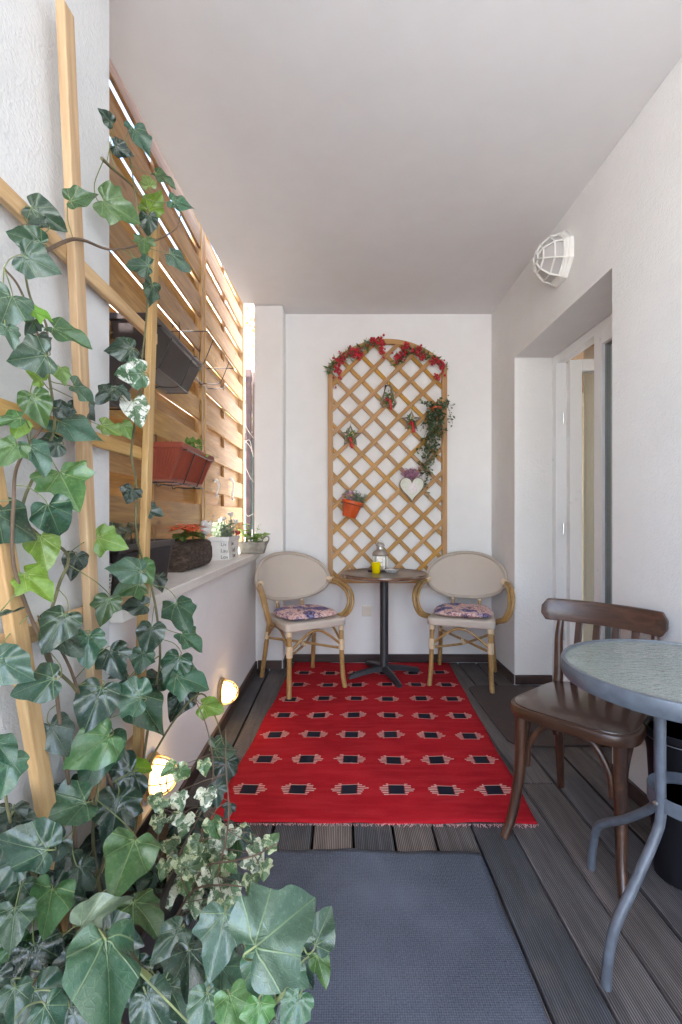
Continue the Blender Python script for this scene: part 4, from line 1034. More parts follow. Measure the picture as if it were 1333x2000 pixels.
gm2.build('foliage', M['greygreen'], t)['kind'] = 'stuff'; wm.build('white_flowers', M['whiteflower'], t)['kind'] = 'stuff'; rm2.build('berries', M['red'], t, smooth=True)['kind'] = 'stuff'
# zinc tin planter at the far end
t = thing('zinc_planter', 'small weathered zinc planter with a handle at the far end of the sill', 'planter', (-0.62, 3.33, ZP))
M['zinc'] = plain('weathered_zinc', (0.30, 0.29, 0.26), 0.55, 0.5, var=0.3, scale=30, bump=0.2)
zb = MB(); 
def rc4(x0, x1, ya, yb, z): return [(x0, ya, z), (x1, ya, z), (x1, yb, z), (x0, yb, z)]
rows = [rc4(-0.705, -0.545, 3.29, 3.37, ZP), rc4(-0.715, -0.528, 3.275, 3.385, ZP + 0.08), rc4(-0.717, -0.526, 3.273, 3.387, ZP + 0.083), rc4(-0.711, -0.532, 3.279, 3.381, ZP + 0.083), rc4(-0.70, -0.55, 3.295, 3.365, ZP + 0.02)]
for r_ in rows: zb.v += r_
for i in range(4):
    for k in range(4): a = i * 4 + k; b = i * 4 + (k + 1) % 4; zb.f.append((a, b, b + 4, a + 4))
zb.f += [(3, 2, 1, 0), (16, 17, 18, 19)]
zb.build('tub', M['zinc'], t, bevel=0.002)
MB().box((-0.70, 3.29, ZP + 0.05), (-0.543, 3.37, ZP + 0.07)).build('soil', M['soil'], t)
MB().tube(bez([(-0.532, 3.33, ZP + 0.055), (-0.515, 3.33, ZP + 0.085), (-0.51, 3.33, ZP + 0.11), (-0.525, 3.33, ZP + 0.122), (-0.548, 3.33, ZP + 0.108), (-0.556, 3.33, ZP + 0.085)], 5), 0.005, 8).build('handle', M['zinc'], t, smooth=True)
mb = MB()
for k in range(34):
    b = Vector((rp.uniform(-.69, -.56), rp.uniform(3.30, 3.36), ZP + .07)); a = rp.uniform(0, 6.28)
    tip = b + Vector((math.cos(a) * .04, math.sin(a) * .03, rp.uniform(.02, .11) * (1.3 if b.x < -.6 else .6))); mb.tube([b, tip], 0.0012, 4)
    for q in range(4): c = b.lerp(tip, rp.uniform(.4, 1)); mb.leaf(c, c + Vector((rp.gauss(0, .02), rp.gauss(0, .02), .006)), (0, -.6, 1), .33)
mb.build('foliage', M['lightgreen'], t)['kind'] = 'stuff'
# white hooks on the fence lath
for i, (px, py, lab) in enumerate(((423, 955, 'short white plastic hook on the fence above the white planter'), (453, 957, 'longer white plastic hook on the fence nearest the corner pillar'))):
    q = PX(px, py, XF + 0.045); L = 0.05 if i == 0 else 0.075
    hk = MB().tube(bez([(XF + 0.03, q.y, q.z + L), (XF + 0.045, q.y, q.z + L + .012), (XF + 0.062, q.y, q.z + L * .5), (XF + 0.05, q.y - .012, q.z - L * .8), (XF + 0.066, q.y - .02, q.z - L)], 6), 0.0085, 8).build('hook', M['white_tin'], smooth=True)
    tag(hk, lab, 'hook')

# ------------------------------------------------------------------ decorations on the arched trellis
YD = YT - 0.028
def w2(px, py, dy_=0.0): return P(px, py, YD + dy_)
def garland(label, arc, clusters, seed):
    r_ = random.Random(seed); t = thing('berry_garland', label, 'garland', tuple(w2(*arc[0])), 'berry garlands on the trellis arch')
    q = bez([w2(*a) for a in arc], 8)
    tw = MB().tube(q, 0.003, 5)
    lf = MB(); lg_ = MB(); br = MB()
    for i in range(200):
        b = r_.choice(q) + Vector((r_.gauss(0, .01), r_.gauss(0, .008), r_.gauss(0, .01)))
        d = Vector((r_.gauss(0, 1), r_.gauss(-.3, .5), r_.gauss(0.1, 1))).normalized(); L = r_.uniform(.025, .06)
        (lf if r_.random() < .7 else lg_).leaf(b, b + d * L, Vector((r_.gauss(0, 1), -1, r_.gauss(0, 1))), r_.uniform(.06, .2))
    for (x, y, sp_x, sp_y, n) in clusters:
        for k in range(n): c = w2(x + r_.gauss(0, sp_x), y + r_.gauss(0, sp_y)) + Vector((0, r_.uniform(-.035, .0), 0)); sph(br, c, r_.uniform(.0065, .0105), 6, 5)
    tw.build('twig', M['stem'], t, smooth=True); a = lf.build('greenery', M['green'], t); a['kind'] = 'stuff'; a = lg_.build('grey_greenery', M['greygreen'], t); a['kind'] = 'stuff'
    a = br.build('berries', M['red'], t, smooth=True); a['kind'] = 'stuff'
garland('red berry garland along the left half of the trellis arch', [(641, 728), (655, 708), (685, 690), (715, 676), (742, 666)], [(661, 722, 4, 12, 42), (668, 702, 4, 5, 16), (693, 690, 7, 5, 40), (705, 694, 5, 4, 18), (735, 668, 7, 4, 34), (747, 680, 4, 8, 34)], 1)
garland('red berry garland along the right half of the trellis arch', [(772, 708), (785, 698), (800, 690), (825, 690), (850, 700), (870, 716)], [(780, 696, 6, 5, 26), (792, 683, 4, 8, 34), (773, 702, 3, 3, 10), (815, 688, 6, 5, 30), (825, 700, 4, 4, 24), (847, 707, 6, 5, 24), (865, 716, 4, 7, 30), (853, 738, 3, 3, 14)], 2)
M['rustic'] = plain('grey_wicker', (0.26, 0.22, 0.17), 0.8, var=0.4, scale=40, bump=0.6)
M['ribbon'] = plain('red_ribbon', (0.62, 0.02, 0.03), 0.4, var=0.15, scale=30)
M['gold'] = plain('gold_string', (0.75, 0.55, 0.16), 0.35, 0.7)
def ornament(label, shape, px, py, spx, seed):
    r_ = random.Random(seed); c = w2(px, py); s_ = spx * YD / F
    t = thing('hanging_ornament', label, 'ornament', tuple(c), 'wicker ornaments hung on the trellis')
    if shape == 'star': pts = [(math.sin(k * math.pi / 5) * (1 if k % 2 == 0 else .42), math.cos(k * math.pi / 5) * (1 if k % 2 == 0 else .42)) for k in range(10)]
    else: pts = [(-.22, 1), (.22, 1), (.42, .1), (.62, -.55), (.45, -.8), (0, -.62), (-.45, -.8), (-.62, -.55), (-.42, .1)]
    for k in range(2):
        path = [c + Vector((x * s_ + r_.gauss(0, .001), -.004 * k, y * s_ + r_.gauss(0, .001))) for x, y in pts]
        MB().tube(path, 0.0085, 7, closed=True).build('wicker_frame', M['rustic'], t, smooth=True)
    g_ = MB()
    for k in range(90):
        b = c + Vector((r_.gauss(0, .016), -.008 - r_.random() * .012, r_.gauss(-.2, .3) * s_)); d = Vector((r_.gauss(0, 1), r_.gauss(-.2, .4), r_.gauss(.2, 1))).normalized(); g_.leaf(b, b + d * r_.uniform(.018, .035), (0, -1, 0.2), .16)
    g_.build('greenery', M['green'], t)['kind'] = 'stuff'
    b_ = MB()
    for k in range(3): sph(b_, c + Vector((r_.gauss(-.004, .007), -.022, -.12 * s_ + r_.gauss(-.01, .007))), .0095, 10, 7)
    b_.build('berries', M['red'], t, smooth=True)['kind'] = 'stuff'
    sph_ = MB(); sph(sph_, c + Vector((.012, -.02, .02)), .008, 10, 7); sph_.build('bauble', M['gold'], t, smooth=True)
    rb_ = MB(); x0 = c.x + r_.uniform(-.004, .008); z0 = c.z - .25 * s_
    for k in range(9):
        u = k / 8; rb_.v += [(x0 + .012 * u - .009, c.y - .022 - .006 * math.sin(u * 5), z0 - .075 * u), (x0 + .012 * u + .011, c.y - .022 - .006 * math.sin(u * 5 + 1), z0 - .075 * u)]
    for k in range(8): a = 2 * k; rb_.f.append((a, a + 1, a + 3, a + 2))
    o = rb_.build('ribbon', M['ribbon'], t, smooth=True); sm = o.modifiers.new('thick', 'SOLIDIFY'); sm.thickness = .0015
    MB().tube([c + Vector((0, 0, s_)), c + Vector((0.003, .008, s_ + .045))], 0.0018, 5).build('string', M['gold'], t)
ornament('grey wicker bell ornament with red ribbon at the top centre of the trellis', 'bell', 759, 776, 23, 1)
ornament('grey wicker star ornament with red ribbon beside the trailing plant', 'star', 804, 822, 18, 2)
ornament('grey wicker star ornament with red ribbon on the left of the trellis', 'star', 685, 852, 20, 3)
M['terracotta'] = plain('terracotta_glaze', (0.56, 0.085, 0.015), 0.45, var=0.15, scale=14)
def wall_pot(mbn, c, r0, r1, h, tilt, t):
    Mx = Matrix.Translation(c) @ Matrix.Rotation(tilt, 4, 'Y')
    o = MB().lathe([(0.0001, 0), (r0, 0), (r0 + .002, .003), (r1 * .97, h * .8), (r1 * 1.07, h * .81), (r1 * 1.1, h), (r1, h), (r1 * .9, h * .8), (0.0001, h * .78)], 28).xf(Mx).build(mbn, M['terracotta'], t, smooth='auto')
    MB().tube([Mx @ Vector((r1 * 1.12 * math.cos(2 * math.pi * k / 28), r1 * 1.12 * math.sin(2 * math.pi * k / 28), h * .78)) for k in range(28)], .0022, 6, closed=True).build('wire_ring', M['wire'], t, smooth=True)
    return Mx
# trailing plant
c = w2(852, 822, -0.05); t = thing('trailing_plant', 'terracotta pot with a trailing small leaved plant on the right of the trellis', 'plant', tuple(c))
Mx = wall_pot('pot', c, .035, .05, .10, 0, t)
rt = random.Random(4); lf = MB(); st = MB(); lv = MB()
tops = c + Vector((0, 0, .095))
ends = [(828, 955), (838, 935), (832, 905), (845, 900), (822, 880), (850, 870), (862, 880), (870, 850), (832, 960), (842, 925), (826, 915), (858, 845), (884, 822), (886, 792), (872, 776), (825, 790), (835, 800), (872, 800), (820, 845), (840, 870), (848, 890), (856, 860), (836, 885), (828, 935)]
for (ex, ey) in ends:
    e = w2(ex + rt.gauss(0, 3), ey + rt.gauss(0, 3), rt.uniform(-.07, -.01)); m_ = Vector((tops.x * .45 + e.x * .55 + rt.gauss(0, .015), tops.y - rt.uniform(.02, .07), max(tops.z + .02, tops.z * .6 + e.z * .4) if ey < 840 else tops.z * .75 + e.z * .25))
    q = bez([tops + Vector((rt.gauss(0, .015), rt.gauss(0, .012), 0)), m_, e], 8); st.tube(q, .0014, 4)
    L = sum((q[i + 1] - q[i]).length for i in range(len(q) - 1))
    for k in range(int(L * 120) + 6):
        b = rt.choice(q) + Vector((rt.gauss(0, .012), rt.gauss(0, .01), rt.gauss(0, .01))); d = Vector((rt.gauss(0, 1), rt.gauss(-.3, .6), rt.gauss(-.1, .8))).normalized()
        (lf if rt.random() < .72 else lv).leaf(b, b + d * rt.uniform(.018, .034), Vector((rt.gauss(0, .6), -1, .6)), .32)
st.build('stems', M['stem'], t)['kind'] = 'stuff'; lf.build('foliage', M['darkgreen'], t)['kind'] = 'stuff'; lv.build('pale_foliage', M['greygreen'], t)['kind'] = 'stuff'
# tilted pot with rosemary
c = w2(682, 1010, -0.05); t = thing('hanging_pot', 'tilted orange terracotta pot with grey green herbs low on the trellis', 'pot', tuple(c))
Mx = wall_pot('pot', c, .050, .074, .125, R(14), t)
hb = MB(); fb = MB(); yb = MB()
for k in range(70):
    b = Mx @ Vector((rt.uniform(-.05, .06), rt.uniform(-.05, .04), .11)); d = Vector((rt.gauss(.5, .6), rt.gauss(-.15, .4), rt.gauss(1, .3))).normalized(); L = rt.uniform(.04, .11); tip = b + d * L; hb.tube([b, tip], .0011, 4)
    for q in range(9): u = rt.uniform(.2, 1); p_ = b.lerp(tip, u); hb.leaf(p_, p_ + Vector((rt.gauss(0, .012), rt.gauss(0, .01), .012)), (0, -1, .3), .13)
for k in range(26):
    b = Mx @ Vector((rt.uniform(-.075, -.01), rt.uniform(-.06, .0), .125 + rt.uniform(0, .06))); a = rt.uniform(0, 6.28); fb.leaf(b, b + Vector((.025 * math.cos(a), -.006, .025 * math.sin(a))), (0, -1, .2), .4)
    if k % 3 == 0: yb.leaf(b, b + Vector((.02 * math.cos(a + 2), -.01, .02 * math.sin(a + 2))), (0, -1, .2), .4)
hb.build('herbs', M['greygreen'], t)['kind'] = 'stuff'; fb.build('dry_flowers', M['mauve'], t)['kind'] = 'stuff'; yb.build('yellow_flowers', leafmat('yellow_petal', (.6, .45, .08), (.75, .6, .15)), t)['kind'] = 'stuff'
# heart planter
c = w2(804, 952, -0.02); t = thing('heart_planter', 'cream heart shaped tin with pink flower print and mauve heather', 'planter', tuple(c))
hp = []
for k in range(48):
    a = 2 * math.pi * k / 48; hp.append((16 * math.sin(a) ** 3 / 16, (13 * math.cos(a) - 5 * math.cos(2 * a) - 2 * math.cos(3 * a) - math.cos(4 * a)) / 16))
sw = 0.092; hm = MB(); n = len(hp)
for y, k in ((-.030, .93), (-.034, .98), (-.030, 1.0), (.018, 1.0)): hm.v += [(c.x + x * sw * k, c.y + y, c.z + z * sw * (1.06 if z > 0 else 1.16) * k) for x, z in hp]
for i in range(3):
    for k in range(n): a = i * n + k; b = i * n + (k + 1) % n; hm.f.append((a, b, b + n, a + n))
hm.f += [tuple(range(n)), tuple(3 * n + k for k in range(n))[::-1]]
hmat = Mat('floral_tin'); v = hmat.coord(); nn_ = hmat.noise(v, 55, 4); vo = hmat.voro(v, 60)
xx, yy_, zz = hmat.sep(v); dd = ((xx - c.x - .01) * (xx - c.x - .01) * 1.2 + (zz - c.z + .005) * (zz - c.z + .005)).m('SQRT')
msk = (dd + (nn_ - 0.5) * 0.05).rng(.030, .046, 1, 0)
base_ = hmat.mix(nn_.rng(.4, .7), (.66, .66, .58), (.56, .57, .48)); fc = hmat.mix(vo.rng(.1, .5), (.60, .38, .50), (.76, .70, .70)); hmat.color(hmat.mix(msk * 0.8, base_, fc)).rough(.45)
hm.build('heart_tin', hmat.mat, t, smooth='auto')
MB().tube([(c.x + x * sw * .985, c.y - .033, c.z + z * sw * (1.06 if z > 0 else 1.16) * .985) for x, z in hp], .0022, 6, closed=True).build('edge_wire', M['rustic'], t, smooth=True)
he = MB()
for k in range(70):
    b = c + Vector((rt.gauss(0, .022), rt.uniform(-.02, .01), .055)); d = Vector((rt.gauss(0, .55), rt.gauss(-.1, .3), 1)).normalized(); tip = b + d * rt.uniform(.05, .105); he.tube([b, tip], .001, 4)
    for q in range(8): p_ = b.lerp(tip, rt.uniform(.3, 1)); he.leaf(p_, p_ + Vector((rt.gauss(0, .008), rt.gauss(0, .008), .009)), (0, -1, .3), .2)
he.build('heather', M['mauve'], t)['kind'] = 'stuff'

# ------------------------------------------------------------------ beyond the fence end: old post, shed, ivy clad wall, tree
M['rusty'] = plain('rusty_post', (0.045, 0.024, 0.022), 0.7, 0.3, var=0.5, scale=12, bump=0.5)
q = P(486, 1060, 4.6); zt_ = P(486, 722, 4.6).z
t = thing('old_post', 'dark rusty square post outside between the fence end and pillar', 'post', (q.x, 4.6, -0.35))
MB().box((q.x - .028, 4.57, -0.35), (q.x + .028, 4.63, zt_)).build('shaft', M['rusty'], t, bevel=.004)
MB().box((q.x + .034, 4.60, -0.35), (q.x + .062, 4.66, zt_ - .02)).build('side_board', M['base'], t, bevel=.003)
M['teal'] = plain('teal_paint', (0.07, 0.36, 0.28), 0.6, var=0.25, scale=6)
t = thing('garden_shed', 'turquoise garden shed wall glimpsed beyond the fence end', 'shed', (-2.2, 7.6, -0.35))
for k in range(10): MB().box((-3.0 + .16 * k, 7.4, 0.95), (-3.0 + .16 * k + .155, 7.45, 2.35)).build('plank', M['teal'], t, bevel=.004)
MB().box((-3.05, 7.46, -0.35), (-1.35, 8.6, 2.3)).build('body', M['teal'], t)
MB().box((-3.1, 7.35, -0.35), (-1.3, 7.455, 0.94)).build('plinth', M['wall_rough'], t)
MB().box((-3.15, 7.3, 2.36), (-1.25, 8.7, 2.44)).build('roof', M['rusty'], t)
bg_ = MB().box((-7, 10.5, -0.35), (3, 10.8, 7)).build('garden_wall', plain('sunny_render', (0.62, 0.50, 0.42), 0.9, var=0.3, scale=2.5)); tag(bg_, 'tall pinkish rendered wall far beyond the fence end', 'wall')
cr_ = thing('wall_creeper', 'dry creeper with green tips on the wall beyond the fence end', 'creeper', (-1.9, 10.4, 2.0))
a_ = MB(); b_ = MB()
for k in range(1500):
    b = Vector((rt.uniform(-3.2, -1.2), rt.uniform(10.2, 10.45), rt.uniform(1.5, 6.5))); d = Vector((rt.gauss(0, 1), rt.gauss(-.4, .4), rt.gauss(-.3, 1))).normalized(); (a_ if rt.random() < .7 else b_).leaf(b, b + d * rt.uniform(.06, .14), (0, -1, .3), .35)
a_.build('dry_leaves', M['brownleaf'], cr_)['kind'] = 'stuff'; b_.build('green_leaves', M['lightgreen'], cr_)['kind'] = 'stuff'
tw = MB()
for k in range(7):
    z = rt.uniform(.9, 2.4); tw.tube(bez([(q.x - .05, 4.54, z), (q.x + rt.uniform(-.02, .05), 4.52, z + rt.uniform(-.2, .1)), (q.x + .06, 4.53, z - rt.uniform(.1, .35))], 6), .003, 5)
tag(tw.build('dry_vine', M['rustic']), 'thin dry vine twigs hanging on the rusty post', 'vine', kind='stuff')

# ------------------------------------------------------------------ fan trellis against the column
ft = thing('fan_trellis', 'pine fan trellis leaning on the plaster column under the ivy', 'trellis', (-0.6, 1.2, 0))
def slat(a, b, nm='slat', wd=0.040, th=0.020): beam(nm, a, b, wd, th, M['trellis'], ft, (1, 0, 0), bevel=0.003)
def ext(a, b, z0, z1):
    d = b - a; return a + d * ((z0 - a.z) / d.z), a + d * ((z1 - a.z) / d.z)
XS, XRl = -0.592, -0.611
a, b = PX(127, 15, XS), PX(199, 1660, XS); slat(*ext(a, b, a.z, 0.02))
a, b = PX(303, 430, XS), PX(262, 1740, XS); slat(*ext(a, b, a.z, 0.02))
a, b = PX(5, 1060, XS), PX(125, 1790, XS); slat(*ext(a, b, 2.0, 0.02))
for z, y0_, y1_ in ((1.708, 0.60, 1.55), (1.316, 0.70, 1.51), (0.893, 0.82, 1.45), (0.46, 0.94, 1.42)): slat((XRl, y0_, z), (XRl, y1_, z), 'rail', 0.036, 0.016)

# ------------------------------------------------------------------ ivy
def ivymat(name, dark, light, vein, trans=0.12, varieg=0.0, rough=0.24, cream=(0.72, 0.74, 0.60)):
    m = Mat(name); v = m.coord('UV'); u, w_, _ = m.sep(v)
    dist = None
    for ang in (0, 40, -40, 82, -82):
        ca, sa = math.cos(R(ang)), math.sin(R(ang)); along = u * ca + w_ * sa
        d = (u * sa - w_ * ca).abs() + along.lt(-0.02) * 5.0 + along * 0.008
        dist = d if dist is None else dist.mn(d)
    r_ = m.rand()
    va = w_.abs(); sec = ((u - va * 0.85) * 5.5 + r_ * 0.0).fr(); sec2 = (sec - 0.5).abs()
    net = m.voro(m.coord('UV', rnd=5.0), 13, 'DISTANCE_TO_EDGE')
    n = m.noise(m.coord('UV', rnd=9.0), 3.0, 5, 0.6); n2 = m.noise(m.coord('UV', rnd=9.0), 14.0, 4, 0.6)
    base = m.mix((n * 0.6 + n2 * 0.4).rng(0.35, 0.65), dark, light)
    base = m.hsv(base, h=r_.rng(0, 1, 0.475, 0.52), sat=(r_ * 3.7).fr().rng(0, 1, 0.8, 1.1), v=(r_ * 9.1).fr().rng(0, 1, 0.6, 1.4))
    if varieg:
        nv = m.noise(m.coord('UV', rnd=17.0), 2.3, 4, 0.7, 0.4)
        base = m.mix((nv + va * 0.25).rng(0.59 - 0.2 * varieg, 0.63 - 0.2 * varieg, 0, 0.95), base, m.mix(n2.rng(0.4, 0.65), cream, tuple(x * 0.8 for x in cream)))
    spot = m.noise(m.coord('UV', rnd=29.0), 5.0, 5, 0.7); base = m.mix(spot.rng(0.70, 0.74, 0, 0.7), base, (0.16, 0.11, 0.05))
    c = m.mix(net.rng(0.0, 0.04, 0.07, 0.0), base, vein); c = m.mix(sec2.rng(0.0, 0.04, 0.22, 0.0), c, vein)
    vm = dist.rng(0.004, 0.017, 0.85, 0.0); c = m.mix(vm, c, vein)
    m.color(c).rough(n2.rng(0.3, 0.7, rough * 0.85, rough * 1.2)); m.set(Coat_Weight=0.5, Coat_Roughness=0.2)
    m.bump(vm * -1.0 + net.rng(0, .12, -0.10, 0.0) + n * 0.4, 0.5, 0.004)
    ts = m.t.nodes.new('ShaderNodeBsdfTranslucent'); mx = m.t.nodes.new('ShaderNodeMixShader'); mx.inputs[0].default_value = trans
    tcol = m.hsv(c, h=0.47, sat=1.1, v=1.8); m.t.links.new(tcol, ts.inputs[0]); m.t.links.new(m.b.outputs[0], mx.inputs[1]); m.t.links.new(ts.outputs[0], mx.inputs[2]); m.t.links.new(mx.outputs[0], m.out.inputs[0])
    return m.mat
VEIN = (0.22, 0.30, 0.15)
IV = {0: ivymat('ivy_leaf', (0.022, 0.070, 0.040), (0.052, 0.122, 0.070), (0.17, 0.25, 0.12), 0.18),
      1: ivymat('ivy_leaf_backlit', (0.10, 0.23, 0.030), (0.17, 0.34, 0.055), (0.34, 0.46, 0.14), 0.38),  # bright green with light from behind put into the colour
      2: ivymat('ivy_leaf_dark', (0.011, 0.032, 0.020), (0.026, 0.056, 0.034), (0.10, 0.14, 0.08), 0.08),  # darkest green, the shade inside the leaf clumps put into the colour
      3: ivymat('ivy_leaf_pale', (0.10, 0.16, 0.10), (0.17, 0.24, 0.14), (0.30, 0.36, 0.22)),
      4: ivymat('ivy_leaf_white_edge', (0.035, 0.085, 0.04), (0.08, 0.16, 0.08), VEIN, 0.15, 0.15, cream=(0.75, 0.77, 0.72)),
      7: ivymat('ivy_leaf_fresh', (0.032, 0.100, 0.028), (0.072, 0.168, 0.050), (0.20, 0.30, 0.11), 0.24),
      5: ivymat('ivy_leaf_variegated', (0.045, 0.11, 0.04), (0.12, 0.22, 0.09), (0.2, 0.28, 0.12), 0.2, 0.12, cream=(0.50, 0.56, 0.32)),
      6: ivymat('ivy_leaf_cream', (0.06, 0.13, 0.06), (0.14, 0.22, 0.12), (0.25, 0.3, 0.18), 0.2, 0.28, cream=(0.66, 0.68, 0.52))}
def ivy_mesh(seed, lob, curl):
    r_ = random.Random(seed)
    half = [(0.03, 0.0), (-0.07, 0.07), (-0.16, 0.20), (-0.12, 0.36), (0.03, 0.46 + 0.04 * lob), (0.16, 0.48), (0.30, 0.49 + 0.11 * lob), (0.42, 0.43 - 0.04 * lob), (0.51, 0.37 - 0.09 * lob), (0.67, 0.27), (0.84, 0.15), (0.95, 0.05), (1.0, 0.0)]
    hl = [(x + r_.gauss(0, .012), y * r_.uniform(.93, 1.07)) for x, y in half]; hr = [(x + r_.gauss(0, .012), -y * r_.uniform(.93, 1.07)) for x, y in half]
    hl[0] = hr[0] = (0.03, 0); hl[-1] = hr[-1] = (1, 0)
    pl_ = [p.xy for p in bez([(x, y, 0) for x, y in hl], 3)]; pr_ = [p.xy for p in bez([(x, y, 0) for x, y in hr], 3)]
    outl = pl_ + pr_[::-1][1:-1]; n = len(outl); c = Vector((0.22, 0.0)); verts = [c.copy()]; faces = []
    levels = (0.25, 0.5, 0.75, 0.92, 1.0)
    for s_ in levels:
        for p in outl: verts.append(c + (Vector(p) - c) * s_)
    for i in range(n): faces.append((0, 1 + i, 1 + (i + 1) % n))
    for k in range(len(levels) - 1):
        for i in range(n): a = 1 + k * n + i; b = 1 + k * n + (i + 1) % n; faces.append((a, a + n, b + n)); faces.append((a, b + n, b))
    ph = [r_.uniform(0, 6) for _ in range(4)]; v3 = []
    for p in verts:
        x, y = p; ay = abs(y); rr_2 = math.hypot(x - .2, y)
        z = 0.30 * ay * (1 - curl) - 0.75 * curl * ay * ay - 0.30 * curl * x * x + 0.06 * math.sin(5.5 * math.atan2(y, x - .1) + ph[0]) * rr_2 * 2 + 0.012 * math.sin(9 * x + ph[1]) * math.sin(8 * y + ph[2])
        v3.append((x, y, z))
    me = bpy.data.meshes.new('leaf'); me.from_pydata(v3, [], faces); me.update(); ul = me.uv_layers.new(name='UVMap')
    for lp in me.loops: ul.data[lp.index].uv = tuple(verts[lp.vertex_index])
    for p in me.polygons: p.use_smooth = True
    return me
SHAPES = [(1, .0, .25), (2, .35, .4), (3, .7, .15), (4, .15, .7), (5, .55, .5), (6, -.25, .55), (7, .2, .05)]
LM = {}
def leafmesh(shape, tone):
    if (shape, tone) not in LM:
        me = ivy_mesh(*SHAPES[shape]); me.materials.append(IV[tone]); LM[(shape, tone)] = me
    return LM[(shape, tone)]
ri = random.Random(21)
def vine(px, X=None, ds=None, name='stem', parent=None, r0=0.0042, r1=0.0018, mat=None):
    pts = []
    for i, (x, y) in enumerate(px):
        d = ds[i] if ds else min(1.42, max(0.5, -X * F / (CX - x) * -1 if False else -X * F / (CX - x)))
        pts.append(P(x, y, d) + Vector((ri.gauss(0, .004), ri.gauss(0, .004), ri.gauss(0, .004))))
    q = bez(pts, 6); n = len(q); MB().tube(q, [r0 + (r1 - r0) * i / (n - 1) for i in range(n)], 7).build(name, mat or M['vine'], parent, smooth='auto'); return q
M['vine'] = plain('ivy_stem', (0.13, 0.12, 0.055), 0.6, var=0.4, scale=25)
M['vine_brown'] = plain('ivy_stem_brown', (0.13, 0.085, 0.055), 0.7, var=0.35, scale=25)
M['petiole'] = plain('ivy_petiole', (0.17, 0.20, 0.08), 0.5, var=0.35, scale=20)
iv = thing('ivy_plant', 'large green ivy climbing the fan trellis in the left foreground', 'ivy', (-0.5, 1.1, 0.22))
vines = []
XV = -0.572
vines += vine([(130, 1830), (150, 1650), (120, 1420), (100, 1300), (60, 1200), (30, 1100), (20, 980), (40, 900), (100, 810), (95, 740), (75, 680), (60, 620), (35, 560), (10, 520)], XV, parent=iv, mat=M['vine_brown'])
vines += vine([(200, 1800), (190, 1620), (200, 1450), (150, 1350), (90, 1270), (110, 1150), (130, 1080), (60, 1010), (100, 880), (105, 820), (90, 700), (85, 640), (60, 590), (45, 505), (70, 470)], XV, parent=iv)
vines += vine([(255, 1800), (268, 1560), (296, 1400), (312, 1300), (305, 1200), (292, 1130), (266, 1050), (264, 950), (262, 880), (268, 780), (278, 700), (286, 620), (292, 520), (276, 470), (268, 400), (262, 330), (250, 290)], XV, parent=iv)
vines += vine([(60, 500), (120, 470), (160, 472), (220, 490), (300, 470), (345, 448), (352, 415)], XV, parent=iv, mat=M['vine_brown'])
vines += vine([(196, 310), (225, 335), (262, 360), (272, 385)], XV, parent=iv)
vines += vine([(180, 1740), (240, 1580), (300, 1470), (350, 1400), (395, 1352), (425, 1400), (440, 1475)], XV, parent=iv)
vines += vine([(220, 1560), (170, 1400), (135, 1310), (100, 1240), (75, 1200)], XV, parent=iv, mat=M['vine_brown'])
vines += vine([(150, 1830), (260, 1890), (330, 1945), (450, 1962), (540, 1955), (572, 1895), (590, 1840)], ds=[1.0, .85, .74, .68, .62, .6, .58], parent=iv, r0=.0045, r1=.0025, mat=M['petiole'])
vines += vine([(150, 1830), (100, 1880), (60, 1930), (20, 1990)], ds=[1.0, .85, .74, .66], parent=iv)
vines += vine([(150, 1800), (200, 1960), (300, 2040), (420, 2030), (560, 2010)], ds=[.95, .75, .66, .62, .58], parent=iv)
vines += vine([(120, 1830), (60, 1700), (20, 1600), (0, 1500)], ds=[1.0, .9, .82, .78], parent=iv)
